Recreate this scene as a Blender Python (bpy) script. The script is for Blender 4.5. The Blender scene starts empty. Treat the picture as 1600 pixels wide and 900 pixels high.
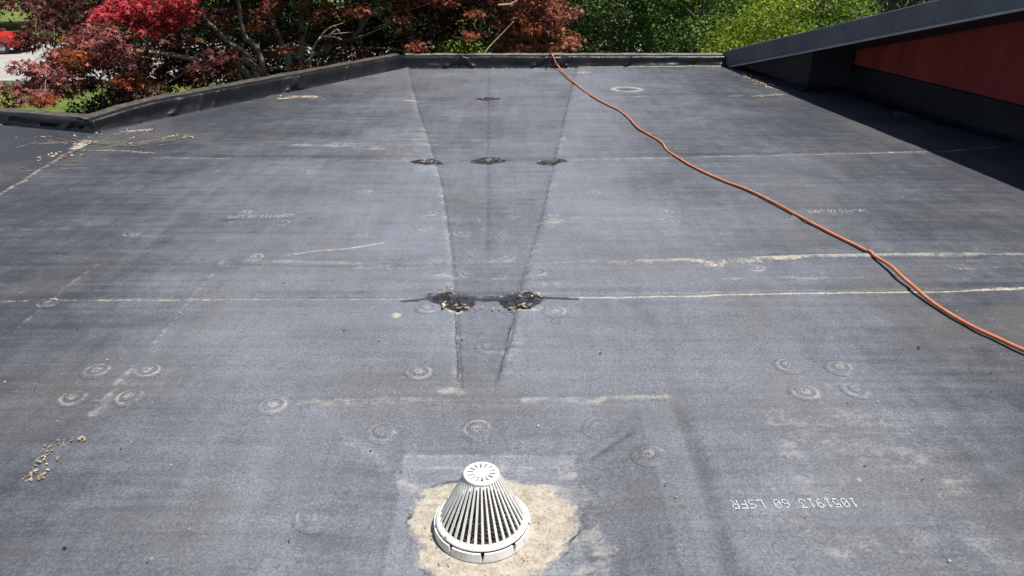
import bpy, math, random
import numpy as np
from mathutils import Vector

# ------------------------------------------------------------------ camera, sky, sun, exposure
scene = bpy.context.scene
COL = scene.collection
F_PX, CAM_H, HORIZON = 1186.0, 1.75, -96.0
PITCH = math.atan((450 - HORIZON) / F_PX)
cam_data = bpy.data.cameras.new('camera')
cam = bpy.data.objects.new('camera', cam_data)
COL.objects.link(cam)
cam.location = (0, 0, CAM_H)
cam.rotation_euler = (math.pi / 2 - PITCH, 0, 0)
cam_data.sensor_width = 36
cam_data.lens = F_PX / 1600 * 36
cam_data.clip_start = 0.05
cam_data.clip_end = 2000
scene.camera = cam

SUN = Vector((0.37, -0.15, 1.0)).normalized()
world = bpy.data.worlds.new('World')
scene.world = world
world.use_nodes = True
wn = world.node_tree.nodes
sky = wn.new('ShaderNodeTexSky')
sky.sky_type = 'NISHITA'
sky.sun_disc = False
sky.sun_elevation = math.asin(SUN.z)
sky.sun_rotation = math.atan2(SUN.x, SUN.y)
world.node_tree.links.new(sky.outputs[0], wn['Background'].inputs[0])
wn['Background'].inputs[1].default_value = 0.06

sun_data = bpy.data.lights.new('sun', 'SUN')
sun_data.energy = 4.8
sun_data.angle = math.radians(0.55)
sun_data.color = (1.0, 0.955, 0.89)
sun = bpy.data.objects.new('sun', sun_data)
COL.objects.link(sun)
sun.rotation_euler = SUN.to_track_quat('Z', 'Y').to_euler()
sun.location = (5, -5, 15)

scene.view_settings.view_transform = 'Standard'
scene.view_settings.look = 'None'
scene.view_settings.gamma = 1
scene.view_settings.use_curve_mapping = False
scene.view_settings.exposure = 0.44
scene.cycles.max_bounces = 5
scene.cycles.diffuse_bounces = 3
scene.cycles.glossy_bounces = 2
scene.cycles.transmission_bounces = 3

# ------------------------------------------------------------------ helpers
_c, _s = math.cos(PITCH), math.sin(PITCH)

def at(x, y, z=0.0):
    """point of the place at height z seen at photo position (x, y)"""
    a, b = (x - 800) / F_PX, -(y - 450) / F_PX
    t = (z - CAM_H) / (-_s + b * _c)
    return (a * t, (_c + b * _s) * t, z)

def at_depth(x, y, Y):
    """point of the place at distance Y along the roof seen at photo position (x, y)"""
    a, b = (x - 800) / F_PX, -(y - 450) / F_PX
    t = Y / (_c + b * _s)
    return (a * t, Y, CAM_H + (-_s + b * _c) * t)

def tag(o, label, cat, group=None):
    o['label'] = label
    o['category'] = cat
    if group: o['group'] = group
    return o

def link(o, parent=None):
    COL.objects.link(o)
    if parent is not None:
        o.parent = parent
    return o

def empty(name, loc=(0, 0, 0)):
    o = bpy.data.objects.new(name, None)
    o.location = loc
    o.empty_display_size = 0.2
    return link(o)

def mesh_np(name, verts, faces_flat, sizes, mat, smooth=False, attrs=None):
    """fast mesh from arrays: verts (n,3), flat corner list, per-face corner counts"""
    me = bpy.data.meshes.new(name)
    verts = np.asarray(verts, np.float32)
    faces_flat = np.asarray(faces_flat, np.int32).ravel()
    sizes = np.asarray(sizes, np.int32)
    me.vertices.add(len(verts))
    me.vertices.foreach_set('co', verts.ravel())
    me.loops.add(len(faces_flat))
    me.loops.foreach_set('vertex_index', faces_flat)
    me.polygons.add(len(sizes))
    starts = np.zeros(len(sizes), np.int32)
    starts[1:] = np.cumsum(sizes)[:-1]
    me.polygons.foreach_set('loop_start', starts)
    me.update(calc_edges=True)
    if smooth:
        me.polygons.foreach_set('use_smooth', np.ones(len(sizes), bool))
    for nm, arr in (attrs or {}).items():
        a = me.attributes.new(nm, 'FLOAT_COLOR', 'POINT')
        a.data.foreach_set('color', np.asarray(arr, np.float32).ravel())
    if mat: me.materials.append(mat)
    return me

class MB:
    """collects simple shapes, builds them as one mesh object"""
    def __init__(self): self.v, self.f = [], []
    def add(self, vs, fs):
        n = len(self.v)
        self.v += [tuple(p) for p in vs]
        self.f += [tuple(i + n for i in f) for f in fs]
    def box(self, x0, x1, y0, y1, z0, z1):
        self.add([(x0, y0, z0), (x1, y0, z0), (x1, y1, z0), (x0, y1, z0), (x0, y0, z1), (x1, y0, z1), (x1, y1, z1), (x0, y1, z1)],
                 [(0, 3, 2, 1), (4, 5, 6, 7), (0, 1, 5, 4), (1, 2, 6, 5), (2, 3, 7, 6), (3, 0, 4, 7)])
    def hexa(self, p):
        self.add(p, [(0, 3, 2, 1), (4, 5, 6, 7), (0, 1, 5, 4), (1, 2, 6, 5), (2, 3, 7, 6), (3, 0, 4, 7)])
    def tube(self, pts, radii, n=7, cap=True):
        pts = [Vector(p) for p in pts]
        rings = []
        for i, p in enumerate(pts):
            t = (pts[min(i + 1, len(pts) - 1)] - pts[max(i - 1, 0)])
            t = t.normalized() if t.length > 1e-9 else Vector((0, 0, 1))
            up = Vector((0, 0, 1)) if abs(t.z) < 0.95 else Vector((1, 0, 0))
            a = t.cross(up).normalized(); b = a.cross(t)
            r = radii[i] if hasattr(radii, '__len__') else radii
            rings.append([p + (a * math.cos(k * 2 * math.pi / n) + b * math.sin(k * 2 * math.pi / n)) * r for k in range(n)])
        vs = [q for r in rings for q in r]
        fs = []
        for i in range(len(pts) - 1):
            for k in range(n):
                fs.append((i * n + k, (i + 1) * n + k, (i + 1) * n + (k + 1) % n, i * n + (k + 1) % n))
        if cap:
            fs.append(tuple(range(n)))
            fs.append(tuple((len(pts) - 1) * n + k for k in reversed(range(n))))
        self.add(vs, fs)
    def lathe(self, prof, n=48, cx=0, cy=0, closed=False):
        vs = [(cx + r * math.cos(k * 2 * math.pi / n), cy + r * math.sin(k * 2 * math.pi / n), z) for r, z in prof for k in range(n)]
        m = len(prof)
        fs = []
        for i in range(m if closed else m - 1):
            j = (i + 1) % m
            for k in range(n):
                fs.append((i * n + k, i * n + (k + 1) % n, j * n + (k + 1) % n, j * n + k))
        self.add(vs, fs)
    def build(self, name, mat, parent=None, smooth=False, bevel=0.0):
        me = bpy.data.meshes.new(name)
        me.from_pydata(self.v, [], self.f)
        me.update()
        if smooth:
            me.polygons.foreach_set('use_smooth', [True] * len(me.polygons))
        if mat: me.materials.append(mat)
        o = bpy.data.objects.new(name, me)
        link(o, parent)
        if bevel:
            b = o.modifiers.new('bevel', 'BEVEL'); b.width = bevel; b.segments = 2; b.limit_method = 'ANGLE'
        return o

def catmull(pts, sub=6):
    p = [Vector(q) for q in pts]
    out = []
    for i in range(len(p) - 1):
        a, b, c, d = p[max(i - 1, 0)], p[i], p[i + 1], p[min(i + 2, len(p) - 1)]
        for k in range(sub):
            t = k / sub
            out.append(0.5 * ((2 * b) + (c - a) * t + (2 * a - 5 * b + 4 * c - d) * t * t + (3 * b - a - 3 * c + d) * t ** 3))
    out.append(p[-1])
    return out

# value noise in numpy for shapes
def vnoise(x, y, seed=0):
    xi, yi = np.floor(x).astype(np.int64), np.floor(y).astype(np.int64)
    xf, yf = x - xi, y - yi
    def h(a, b):
        n = (a * 374761393 + b * 668265263 + seed * 982451653) & 0x7fffffff
        n = ((n ^ (n >> 13)) * 1274126177) & 0x7fffffff
        return ((n ^ (n >> 16)) & 0xffff) / 65535.0
    u, v = xf * xf * (3 - 2 * xf), yf * yf * (3 - 2 * yf)
    return (h(xi, yi) * (1 - u) + h(xi + 1, yi) * u) * (1 - v) + (h(xi, yi + 1) * (1 - u) + h(xi + 1, yi + 1) * u) * v

def fbm(x, y, oct=4, seed=0):
    s, a, t = 0, 0.5, 0
    for i in range(oct):
        s = s + a * vnoise(x * 2 ** i, y * 2 ** i, seed + i); t += a; a *= 0.5
    return s / t

# ------------------------------------------------------------------ materials
class NT:
    def __init__(self, name):
        self.m = bpy.data.materials.new(name); self.m.use_nodes = True
        self.t = self.m.node_tree; self.bsdf = self.t.nodes['Principled BSDF']
    def n(self, typ, **kw):
        nd = self.t.nodes.new(typ)
        for k, v in kw.items(): setattr(nd, k, v)
        return nd
    def l(self, a, b): self.t.links.new(a, b)
    def pos(self): return self.n('ShaderNodeNewGeometry').outputs['Position']
    def mapping(self, src, scale):
        m = self.n('ShaderNodeMapping'); m.inputs['Scale'].default_value = scale; self.l(src, m.inputs[0]); return m.outputs[0]
    def noise(self, src, scale, detail=4, rough=0.55, dist=0.0):
        n = self.n('ShaderNodeTexNoise'); n.inputs['Scale'].default_value = scale; n.inputs['Detail'].default_value = detail
        n.inputs['Roughness'].default_value = rough; n.inputs['Distortion'].default_value = dist
        if src is not None: self.l(src, n.inputs['Vector'])
        return n.outputs['Fac']
    def math(self, op, a, b=None, c=None, clamp=False):
        n = self.n('ShaderNodeMath', operation=op, use_clamp=clamp)
        for i, v in enumerate((a, b, c)):
            if v is None: continue
            if isinstance(v, (int, float)): n.inputs[i].default_value = v
            else: self.l(v, n.inputs[i])
        return n.outputs[0]
    def smooth(self, v, lo, hi, out0=0.0, out1=1.0):
        n = self.n('ShaderNodeMapRange', interpolation_type='SMOOTHSTEP')
        n.inputs[1].default_value = lo; n.inputs[2].default_value = hi; n.inputs[3].default_value = out0; n.inputs[4].default_value = out1
        self.l(v, n.inputs[0]); return n.outputs[0]
    def mix(self, fac, a, b, blend='MIX'):
        n = self.n('ShaderNodeMix', data_type='RGBA', blend_type=blend)
        for i, v in ((0, fac), (6, a), (7, b)):
            if isinstance(v, (int, float)): n.inputs[i].default_value = v
            elif isinstance(v, tuple): n.inputs[i].default_value = (*v, 1)
            else: self.l(v, n.inputs[i])
        return n.outputs[2]
    def color(self, c):
        if isinstance(c, tuple): self.bsdf.inputs['Base Color'].default_value = (*c, 1)
        else: self.l(c, self.bsdf.inputs['Base Color'])
    def rough(self, r):
        if isinstance(r, (int, float)): self.bsdf.inputs['Roughness'].default_value = r
        else: self.l(r, self.bsdf.inputs['Roughness'])
    def bump(self, h, dist=0.01, strength=1.0):
        b = self.n('ShaderNodeBump'); b.inputs['Distance'].default_value = dist; b.inputs['Strength'].default_value = strength
        self.l(h, b.inputs['Height']); self.l(b.outputs[0], self.bsdf.inputs['Normal'])
    def spec(self, v): self.bsdf.inputs['Specular IOR Level'].default_value = v

def membrane_material():
    k = NT('weathered_membrane')
    p = k.pos()
    at_ = k.n('ShaderNodeAttribute', attribute_name='marks')
    sep = k.n('ShaderNodeSeparateColor'); k.l(at_.outputs['Color'], sep.inputs[0])
    dirt, chalk, tar = sep.outputs[0], sep.outputs[1], sep.outputs[2]
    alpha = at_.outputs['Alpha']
    nb = k.n('ShaderNodeTexNoise'); nb.inputs['Scale'].default_value = 1.1; nb.inputs['Detail'].default_value = 5; nb.inputs['Roughness'].default_value = 0.62; k.l(p, nb.inputs['Vector'])
    bs = k.n('ShaderNodeSeparateColor'); k.l(nb.outputs['Color'], bs.inputs[0])
    blot, hue = bs.outputs[0], bs.outputs[1]
    mid = k.noise(p, 7.5, 5, 0.68, 0.5)
    streak = k.noise(k.mapping(p, (0.8, 16, 1)), 1.0, 5, 0.7)
    streak2 = k.noise(k.mapping(p, (11, 0.9, 1)), 1.0, 4, 0.65)
    fine = k.noise(p, 85, 4, 0.7)
    v = k.math('MULTIPLY', blot, 0.40)
    v = k.math('MULTIPLY_ADD', mid, 0.30, v)
    v = k.math('MULTIPLY_ADD', streak, 0.31, v)
    v = k.math('MULTIPLY_ADD', streak2, 0.18, v)
    v = k.math('MULTIPLY_ADD', fine, 0.40, v)
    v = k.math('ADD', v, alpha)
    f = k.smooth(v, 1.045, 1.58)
    base = k.mix(f, (0.039, 0.0425, 0.053), (0.206, 0.222, 0.259))
    base = k.mix(k.math('MULTIPLY', k.smooth(hue, 0.48, 0.68), 0.40), base, (0.135, 0.126, 0.114))
    # fine crazing of the old rubber
    warp = k.n('ShaderNodeVectorMath', operation='ADD')
    nz = k.n('ShaderNodeTexNoise'); nz.inputs['Scale'].default_value = 45; nz.inputs['Detail'].default_value = 3; k.l(p, nz.inputs['Vector'])
    sc = k.n('ShaderNodeVectorMath', operation='SCALE'); sc.inputs['Scale'].default_value = 0.045; k.l(nz.outputs['Color'], sc.inputs[0])
    k.l(p, warp.inputs[0]); k.l(sc.outputs[0], warp.inputs[1])
    vo = k.n('ShaderNodeTexVoronoi', feature='DISTANCE_TO_EDGE'); vo.inputs['Scale'].default_value = 60; k.l(warp.outputs[0], vo.inputs['Vector'])
    crack = k.math('MULTIPLY', k.smooth(vo.outputs[0], 0.0, 0.15, 1, 0), k.smooth(mid, 0.26, 0.52))
    base = k.mix(k.math('MULTIPLY', crack, 0.46), base, (0.040, 0.041, 0.048))
    # dark scuffs and pale specks
    sv = k.n('ShaderNodeTexVoronoi'); sv.inputs['Scale'].default_value = 7.0; k.l(k.mapping(p, (0.8, 1.5, 1)), sv.inputs['Vector'])
    sr = k.n('ShaderNodeSeparateColor'); k.l(sv.outputs['Color'], sr.inputs[0])
    spot = k.math('MULTIPLY', k.smooth(k.math('MULTIPLY_ADD', mid, 0.5, sv.outputs['Distance']), 0.22, 0.36, 1, 0), k.math('GREATER_THAN', sr.outputs[0], 0.62))
    base = k.mix(k.math('MULTIPLY', spot, 0.45), base, (0.045, 0.045, 0.05))
    sv2 = k.n('ShaderNodeTexVoronoi'); sv2.inputs['Scale'].default_value = 15.0; k.l(p, sv2.inputs['Vector'])
    sr2 = k.n('ShaderNodeSeparateColor'); k.l(sv2.outputs['Color'], sr2.inputs[0])
    dot = k.math('MULTIPLY', k.smooth(k.math('MULTIPLY_ADD', fine, 0.16, sv2.outputs['Distance']), 0.10, 0.18, 1, 0), k.math('GREATER_THAN', sr2.outputs[1], 0.84))
    base = k.mix(k.math('MULTIPLY', dot, 0.6), base, (0.46, 0.45, 0.42))
    # dust, silt, tar and painted shade where the marks lie
    n22 = k.noise(p, 26, 5, 0.72, 0.6)
    brk = k.math('ADD', k.math('MULTIPLY_ADD', n22, 1.3, -0.65), k.math('MULTIPLY_ADD', fine, 0.7, -0.35))
    patchy = k.math('ADD', k.smooth(mid, 0.34, 0.64), k.smooth(streak, 0.36, 0.66))
    ch = k.math('MULTIPLY', chalk, k.math('MULTIPLY_ADD', patchy, 0.55, 0.22))
    cm = k.smooth(k.math('ADD', ch, k.math('MULTIPLY', k.math('MULTIPLY', brk, 0.9), k.smooth(chalk, 0.0, 0.3))), 0.14, 0.95)
    base = k.mix(k.math('MULTIPLY', cm, 0.72), base, (0.38, 0.365, 0.34))
    dm = k.smooth(k.math('ADD', k.math('MULTIPLY', dirt, k.math('MULTIPLY_ADD', patchy, 0.25, 0.75)), k.math('MULTIPLY', brk, 0.62)), 0.30, 0.72)
    silt = k.mix(k.smooth(k.math('ADD', k.math('MULTIPLY', n22, 0.6), k.math('MULTIPLY', fine, 0.5)), 0.38, 0.72), (0.28, 0.240, 0.185), (0.51, 0.462, 0.385))
    base = k.mix(k.math('MULTIPLY', dm, 0.92), base, silt)
    tm = k.smooth(k.math('ADD', tar, k.math('MULTIPLY', brk, 0.6)), 0.30, 0.62)
    base = k.mix(k.math('MULTIPLY', tm, 0.9), base, (0.018, 0.018, 0.021))
    k.color(base)
    k.rough(0.6)
    k.spec(0.35)
    k.bump(k.math('MULTIPLY_ADD', n22, 1.1, k.math('MULTIPLY', fine, 0.9)), 0.0045, 0.8)
    return k.m

def rubber_material(name, base=(0.014, 0.0145, 0.017), rough=0.42, dust=0.5):
    k = NT(name); p = k.pos()
    a = k.noise(p, 3.0, 6, 0.65, 0.3); b = k.noise(p, 40, 4, 0.6)
    c = k.mix(k.math('MULTIPLY', k.smooth(a, 0.45, 0.8), dust), base, (0.085, 0.083, 0.08))
    c = k.mix(k.smooth(b, 0.68, 0.76, 0, 0.5), c, (0.30, 0.28, 0.24))
    k.color(c); k.rough(k.math('MULTIPLY_ADD', a, 0.3, rough - 0.12)); k.spec(0.42)
    k.bump(k.math('MULTIPLY_ADD', b, 0.2, k.noise(p, 6, 3, 0.45, 0.8)), 0.014, 0.6)
    return k.m

def plain_material(name, c1, c2, scale=8, rough=0.6, metallic=0.0, bump=0.002, spec=0.5):
    k = NT(name); p = k.pos()
    a = k.noise(p, scale, 6, 0.62)
    k.color(k.mix(k.smooth(a, 0.3, 0.72), c1, c2)); k.rough(k.math('MULTIPLY_ADD', a, 0.2, rough - 0.1)); k.spec(spec)
    k.bsdf.inputs['Metallic'].default_value = metallic
    if bump: k.bump(k.noise(p, scale * 6, 4), bump, 0.7)
    return k.m

def leaf_material(name, trans=0.35, rough=0.5):
    k = NT(name)
    a = k.n('ShaderNodeAttribute', attribute_name='leaf_colour')
    k.l(a.outputs['Color'], k.bsdf.inputs['Base Color']); k.rough(rough); k.spec(0.2)
    tr = k.n('ShaderNodeBsdfTranslucent')
    hs = k.n('ShaderNodeHueSaturation'); hs.inputs['Saturation'].default_value = 1.25; hs.inputs['Value'].default_value = 1.3
    k.l(a.outputs['Color'], hs.inputs['Color']); k.l(hs.outputs[0], tr.inputs['Color'])
    mx = k.n('ShaderNodeMixShader'); mx.inputs[0].default_value = trans
    k.l(k.bsdf.outputs[0], mx.inputs[1]); k.l(tr.outputs[0], mx.inputs[2])
    k.l(mx.outputs[0], k.t.nodes['Material Output'].inputs['Surface'])
    return k.m

M = {}
M['membrane'] = membrane_material()
M['rubber'] = rubber_material('black_rubber_flashing', base=(0.0075, 0.008, 0.010), rough=0.36, dust=0.20)
M['rubber_dark'] = rubber_material('shaded_wall_flashing', base=(0.012, 0.013, 0.017), dust=0.18)
def tar_mat():
    k = NT('tar_sealant'); p = k.pos()
    a = k.noise(p, 22, 6, 0.72, 1.2); b = k.noise(p, 120, 4, 0.7)
    c = k.mix(k.smooth(a, 0.44, 0.66), (0.013, 0.013, 0.018), (0.095, 0.10, 0.125))
    c = k.mix(k.smooth(b, 0.64, 0.71, 0, 0.85), c, (0.42, 0.40, 0.36))
    k.color(c); k.rough(k.math('MULTIPLY_ADD', a, 0.5, 0.1)); k.spec(0.6)
    k.bump(k.math('MULTIPLY_ADD', b, 0.3, a), 0.03, 1.0)
    return k.m
M['tar'] = tar_mat()
M['coping'] = plain_material('weathered_edge_metal', (0.045, 0.038, 0.03), (0.115, 0.10, 0.082), 14, 0.55)
M['coping_grey'] = plain_material('dusty_edge_metal', (0.09, 0.085, 0.075), (0.27, 0.255, 0.23), 10, 0.55)
def fascia_mat():
    k = NT('grey_painted_fascia_metal'); p = k.pos()
    a = k.noise(p, 2.5, 6, 0.62); b = k.noise(k.mapping(p, (9, 9, 1.2)), 1.0, 5, 0.65)
    c = k.mix(k.smooth(a, 0.3, 0.72), (0.125, 0.135, 0.150), (0.175, 0.187, 0.203))
    c = k.mix(k.smooth(b, 0.54, 0.74, 0, 0.5), c, (0.085, 0.088, 0.09))
    k.color(c); k.rough(k.math('MULTIPLY_ADD', b, 0.3, 0.35)); k.bump(a, 0.004, 0.5)
    return k.m
M['fascia'] = fascia_mat()
M['drip'] = plain_material('pale_drip_edge', (0.34, 0.35, 0.37), (0.46, 0.47, 0.49), 6, 0.5, bump=0)
M['soffit'] = plain_material('dark_soffit_boards', (0.035, 0.022, 0.018), (0.055, 0.032, 0.026), 5, 0.8)
def strainer_mat():
    k = NT('weathered_white_plastic'); p = k.pos()
    a = k.noise(p, 14, 6, 0.7, 0.5); b = k.noise(k.mapping(p, (60, 60, 9)), 1.0, 5, 0.7)
    c = k.mix(k.smooth(a, 0.35, 0.72), (0.80, 0.795, 0.77), (0.66, 0.64, 0.585))
    c = k.mix(k.smooth(b, 0.50, 0.74, 0, 0.55), c, (0.36, 0.32, 0.255))
    k.color(c); k.rough(k.math('MULTIPLY_ADD', a, 0.3, 0.35)); k.bump(b, 0.0008, 0.6)
    return k.m
M['white'] = strainer_mat()
M['drain_dark'] = plain_material('dark_disc_iron', (0.015, 0.014, 0.013), (0.05, 0.043, 0.035), 30, 0.8)
M['concrete'] = plain_material('deck_and_wall_render', (0.25, 0.24, 0.22), (0.36, 0.35, 0.33), 3, 0.9)
M['ink'] = plain_material('white_ink', (0.46, 0.48, 0.50), (0.66, 0.68, 0.70), 60, 0.7, bump=0)
M['straw'] = plain_material('dry_leaf_litter', (0.26, 0.17, 0.08), (0.56, 0.46, 0.31), 25, 0.9, bump=0)
M['shingle'] = plain_material('dark_roof_shingles', (0.04, 0.04, 0.042), (0.09, 0.09, 0.09), 20, 0.9)
def red_siding():
    k = NT('red_painted_siding'); p = k.pos()
    a = k.noise(k.mapping(p, (3, 3, 0.5)), 1.5, 6, 0.6)
    k.color(k.mix(k.smooth(a, 0.35, 0.75), (0.30, 0.040, 0.038), (0.38, 0.060, 0.052))); k.rough(0.7); k.spec(0.3)
    k.bump(k.noise(k.mapping(p, (60, 60, 3)), 1.0, 3), 0.002, 0.6)
    return k.m
M['red'] = red_siding()
def hose_mat():
    k = NT('orange_hose_rubber'); p = k.pos()
    a = k.noise(p, 12, 4)
    b = k.noise(p, 55, 4, 0.7)
    c = k.mix(k.smooth(a, 0.4, 0.7), (0.57, 0.185, 0.075), (0.62, 0.265, 0.150))
    k.color(k.mix(k.smooth(b, 0.52, 0.72, 0, 0.6), c, (0.22, 0.12, 0.085))); k.rough(0.5)
    return k.m
M['hose'] = hose_mat()
def bark_mat():
    k = NT('grey_bark'); p = k.pos()
    a = k.noise(k.mapping(p, (14, 14, 3)), 1.0, 6, 0.65)
    k.color(k.mix(k.smooth(a, 0.3, 0.7), (0.13, 0.105, 0.08), (0.33, 0.29, 0.235))); k.rough(0.9); k.spec(0.2)
    k.bump(a, 0.01, 0.8); return k.m
M['bark'] = bark_mat()
M['deadwood'] = plain_material('bleached_dead_twigs', (0.42, 0.34, 0.25), (0.60, 0.52, 0.42), 30, 0.9, bump=0)
M['leaf'] = leaf_material('maple_leaf', 0.30)
M['leaf_green'] = leaf_material('green_leaf', 0.38, 0.6)
M['needle'] = leaf_material('conifer_needle', 0.12, 0.6)
def ground_mat():
    k = NT('lawn'); p = k.pos()
    a = k.noise(p, 0.35, 6, 0.6); b = k.noise(p, 9, 5, 0.7)
    c = k.mix(k.smooth(a, 0.35, 0.65), (0.085, 0.125, 0.030), (0.17, 0.20, 0.060))
    c = k.mix(k.smooth(b, 0.45, 0.75, 0, 0.5), c, (0.06, 0.085, 0.02))
    k.color(c); k.rough(0.95); k.spec(0.1); k.bump(b, 0.06, 1.0); return k.m
M['lawn'] = ground_mat()
M['asphalt'] = plain_material('pale_driveway', (0.30, 0.29, 0.275), (0.38, 0.37, 0.35), 1.5, 0.9, bump=0.004)
M['kerb'] = plain_material('kerb_concrete', (0.36, 0.35, 0.33), (0.46, 0.45, 0.42), 3, 0.9)
M['car_red'] = plain_material('red_car_paint', (0.48, 0.022, 0.02), (0.52, 0.03, 0.025), 2, 0.25, bump=0)
M['glass_dark'] = plain_material('dark_car_glass', (0.012, 0.014, 0.018), (0.02, 0.022, 0.028), 2, 0.12, bump=0)
M['tyre'] = plain_material('tyre_rubber', (0.02, 0.02, 0.02), (0.035, 0.035, 0.035), 10, 0.85)
M['chrome'] = plain_material('wheel_alloy', (0.5, 0.5, 0.5), (0.6, 0.6, 0.6), 8, 0.3, 0.9, bump=0)
M['lamp'] = plain_material('headlamp_glass', (0.6, 0.6, 0.58), (0.75, 0.75, 0.72), 8, 0.15, bump=0)

# ------------------------------------------------------------------ roof surface: relief and marks
DR = (-0.099, 1.975)                        # drain centre
def seam1(x): return 3.705 + 0.0264 * x
def seam2(x): return np.interp(x, [-9, -2.64, -0.22, 1.0, 3.95, 9], [6.62, 6.53, 6.465, 6.53, 6.77, 7.1])
def seam3(x): return np.interp(x, [-9, -2.8, -0.7, 1.57, 4.2, 9], [9.33, 9.335, 9.33, 9.42, 9.62, 9.9])
def gp(pts): return [at(x, y)[:2] for x, y in pts]

VL = gp([(718, 605), (714, 545), (711, 470), (705, 400), (690, 290), (668, 215), (655, 178), (645, 140), (637, 107)])
VR = gp([(776, 600), (786, 560), (797, 520), (806, 480), (820, 432), (835, 385), (850, 335), (866, 262), (880, 200), (895, 135), (902, 107)])
VLy, VLx = [p[1] for p in VL], [p[0] for p in VL]
VRy, VRx = [p[1] for p in VR], [p[0] for p in VR]

def seg_dist(X, Y, pts):
    d = np.full(X.shape, 1e9)
    for (ax, ay), (bx, by) in zip(pts[:-1], pts[1:]):
        ux, uy = bx - ax, by - ay
        L2 = ux * ux + uy * uy + 1e-12
        t = np.clip(((X - ax) * ux + (Y - ay) * uy) / L2, 0, 1)
        d = np.minimum(d, np.hypot(X - ax - t * ux, Y - ay - t * uy))
    return d

# ridges: photo polyline, half width (m), height (m)
RIDGES = [
    ([(1000, 411), (1080, 408), (1120, 409), (1200, 405), (1300, 401), (1400, 400), (1520, 398), (1545, 402), (1640, 398)], 0.035, 0.016),
    ([(600, 416), (700, 411), (760, 405), (820, 413), (900, 412), (1000, 411)], 0.045, 0.008),
    ([(0, 412), (160, 409), (350, 410), (520, 411), (600, 416)], 0.05, 0.005),
    ([(470, 630), (600, 627), (760, 626), (900, 625), (1045, 621)], 0.035, 0.007),
    ([(0, 601), (200, 601), (420, 604), (640, 606)], 0.04, 0.003),
    ([(350, 408), (292, 478), (210, 575), (130, 660)], 0.03, 0.004),
    ([(166, 405), (90, 462), (20, 520)], 0.03, 0.004),
    ([(1062, 640), (1098, 730), (1125, 830), (1145, 900)], 0.03, -0.006),
    ([(925, 707), (985, 672)], 0.02, -0.006),
    ([(560, 365), (600, 290), (640, 250)], 0.03, 0.002),
    ([(763, 108), (763, 250), (762, 410)], 0.02, -0.004),
    ([(940, 360), (1000, 250), (960, 160)], 0.03, 0.002),
]
RIDGES = [(gp(p), w, h) for p, w, h in RIDGES]

def roof_height(X, Y):
    z = (fbm(X * 1.3, Y * 1.3, 3, 5) - 0.5) * 0.012 + (fbm(X * 1.1 + 3, Y * 9, 3, 9) - 0.5) * 0.0035
    z = z + (fbm(X * 7, Y * 7, 3, 15) - 0.5) * 0.004
    wob = (fbm(X * 3, Y * 3, 3, 21) - 0.5) * 0.05
    xl = np.interp(Y, VLy, VLx) + wob * 0.5; xr = np.interp(Y, VRy, VRx) - wob * 0.5
    inside = 1 / (1 + np.exp(-np.clip((X - xl) / 0.009, -40, 40))) * 1 / (1 + np.exp(-np.clip((xr - X) / 0.009, -40, 40)))
    fade = np.clip((Y - 2.72) / 0.25, 0, 1)
    near = np.clip((4.6 - Y) / 1.2, 0, 1)
    z = z - inside * fade * (0.016 + 0.004 * near)
    z = z - fade * near * 0.008 * (np.exp(-((X - xl - 0.006) / 0.011) ** 2) + np.exp(-((X - xr + 0.006) / 0.011) ** 2))
    # tapered sump round the drain: 1.22 m square outside, 0.61 m inside
    q = np.maximum(np.abs(X + 0.085), np.abs(Y - 2.03))
    z = z - 0.034 * np.clip((0.61 - q) / 0.28, 0, 1) ** .8 - 0.012 * np.clip((0.315 - q) / 0.05, 0, 1)
    for pts, w, h in RIDGES:
        xs = [p[0] for p in pts]; ys = [p[1] for p in pts]; m = 4 * w
        sel = (X > min(xs) - m) & (X < max(xs) + m) & (Y > min(ys) - m) & (Y < max(ys) + m)
        if sel.any():
            d = seg_dist(X[sel], Y[sel], pts)
            z[sel] += h * np.exp(-(d / w) ** 2)
    return z

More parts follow.
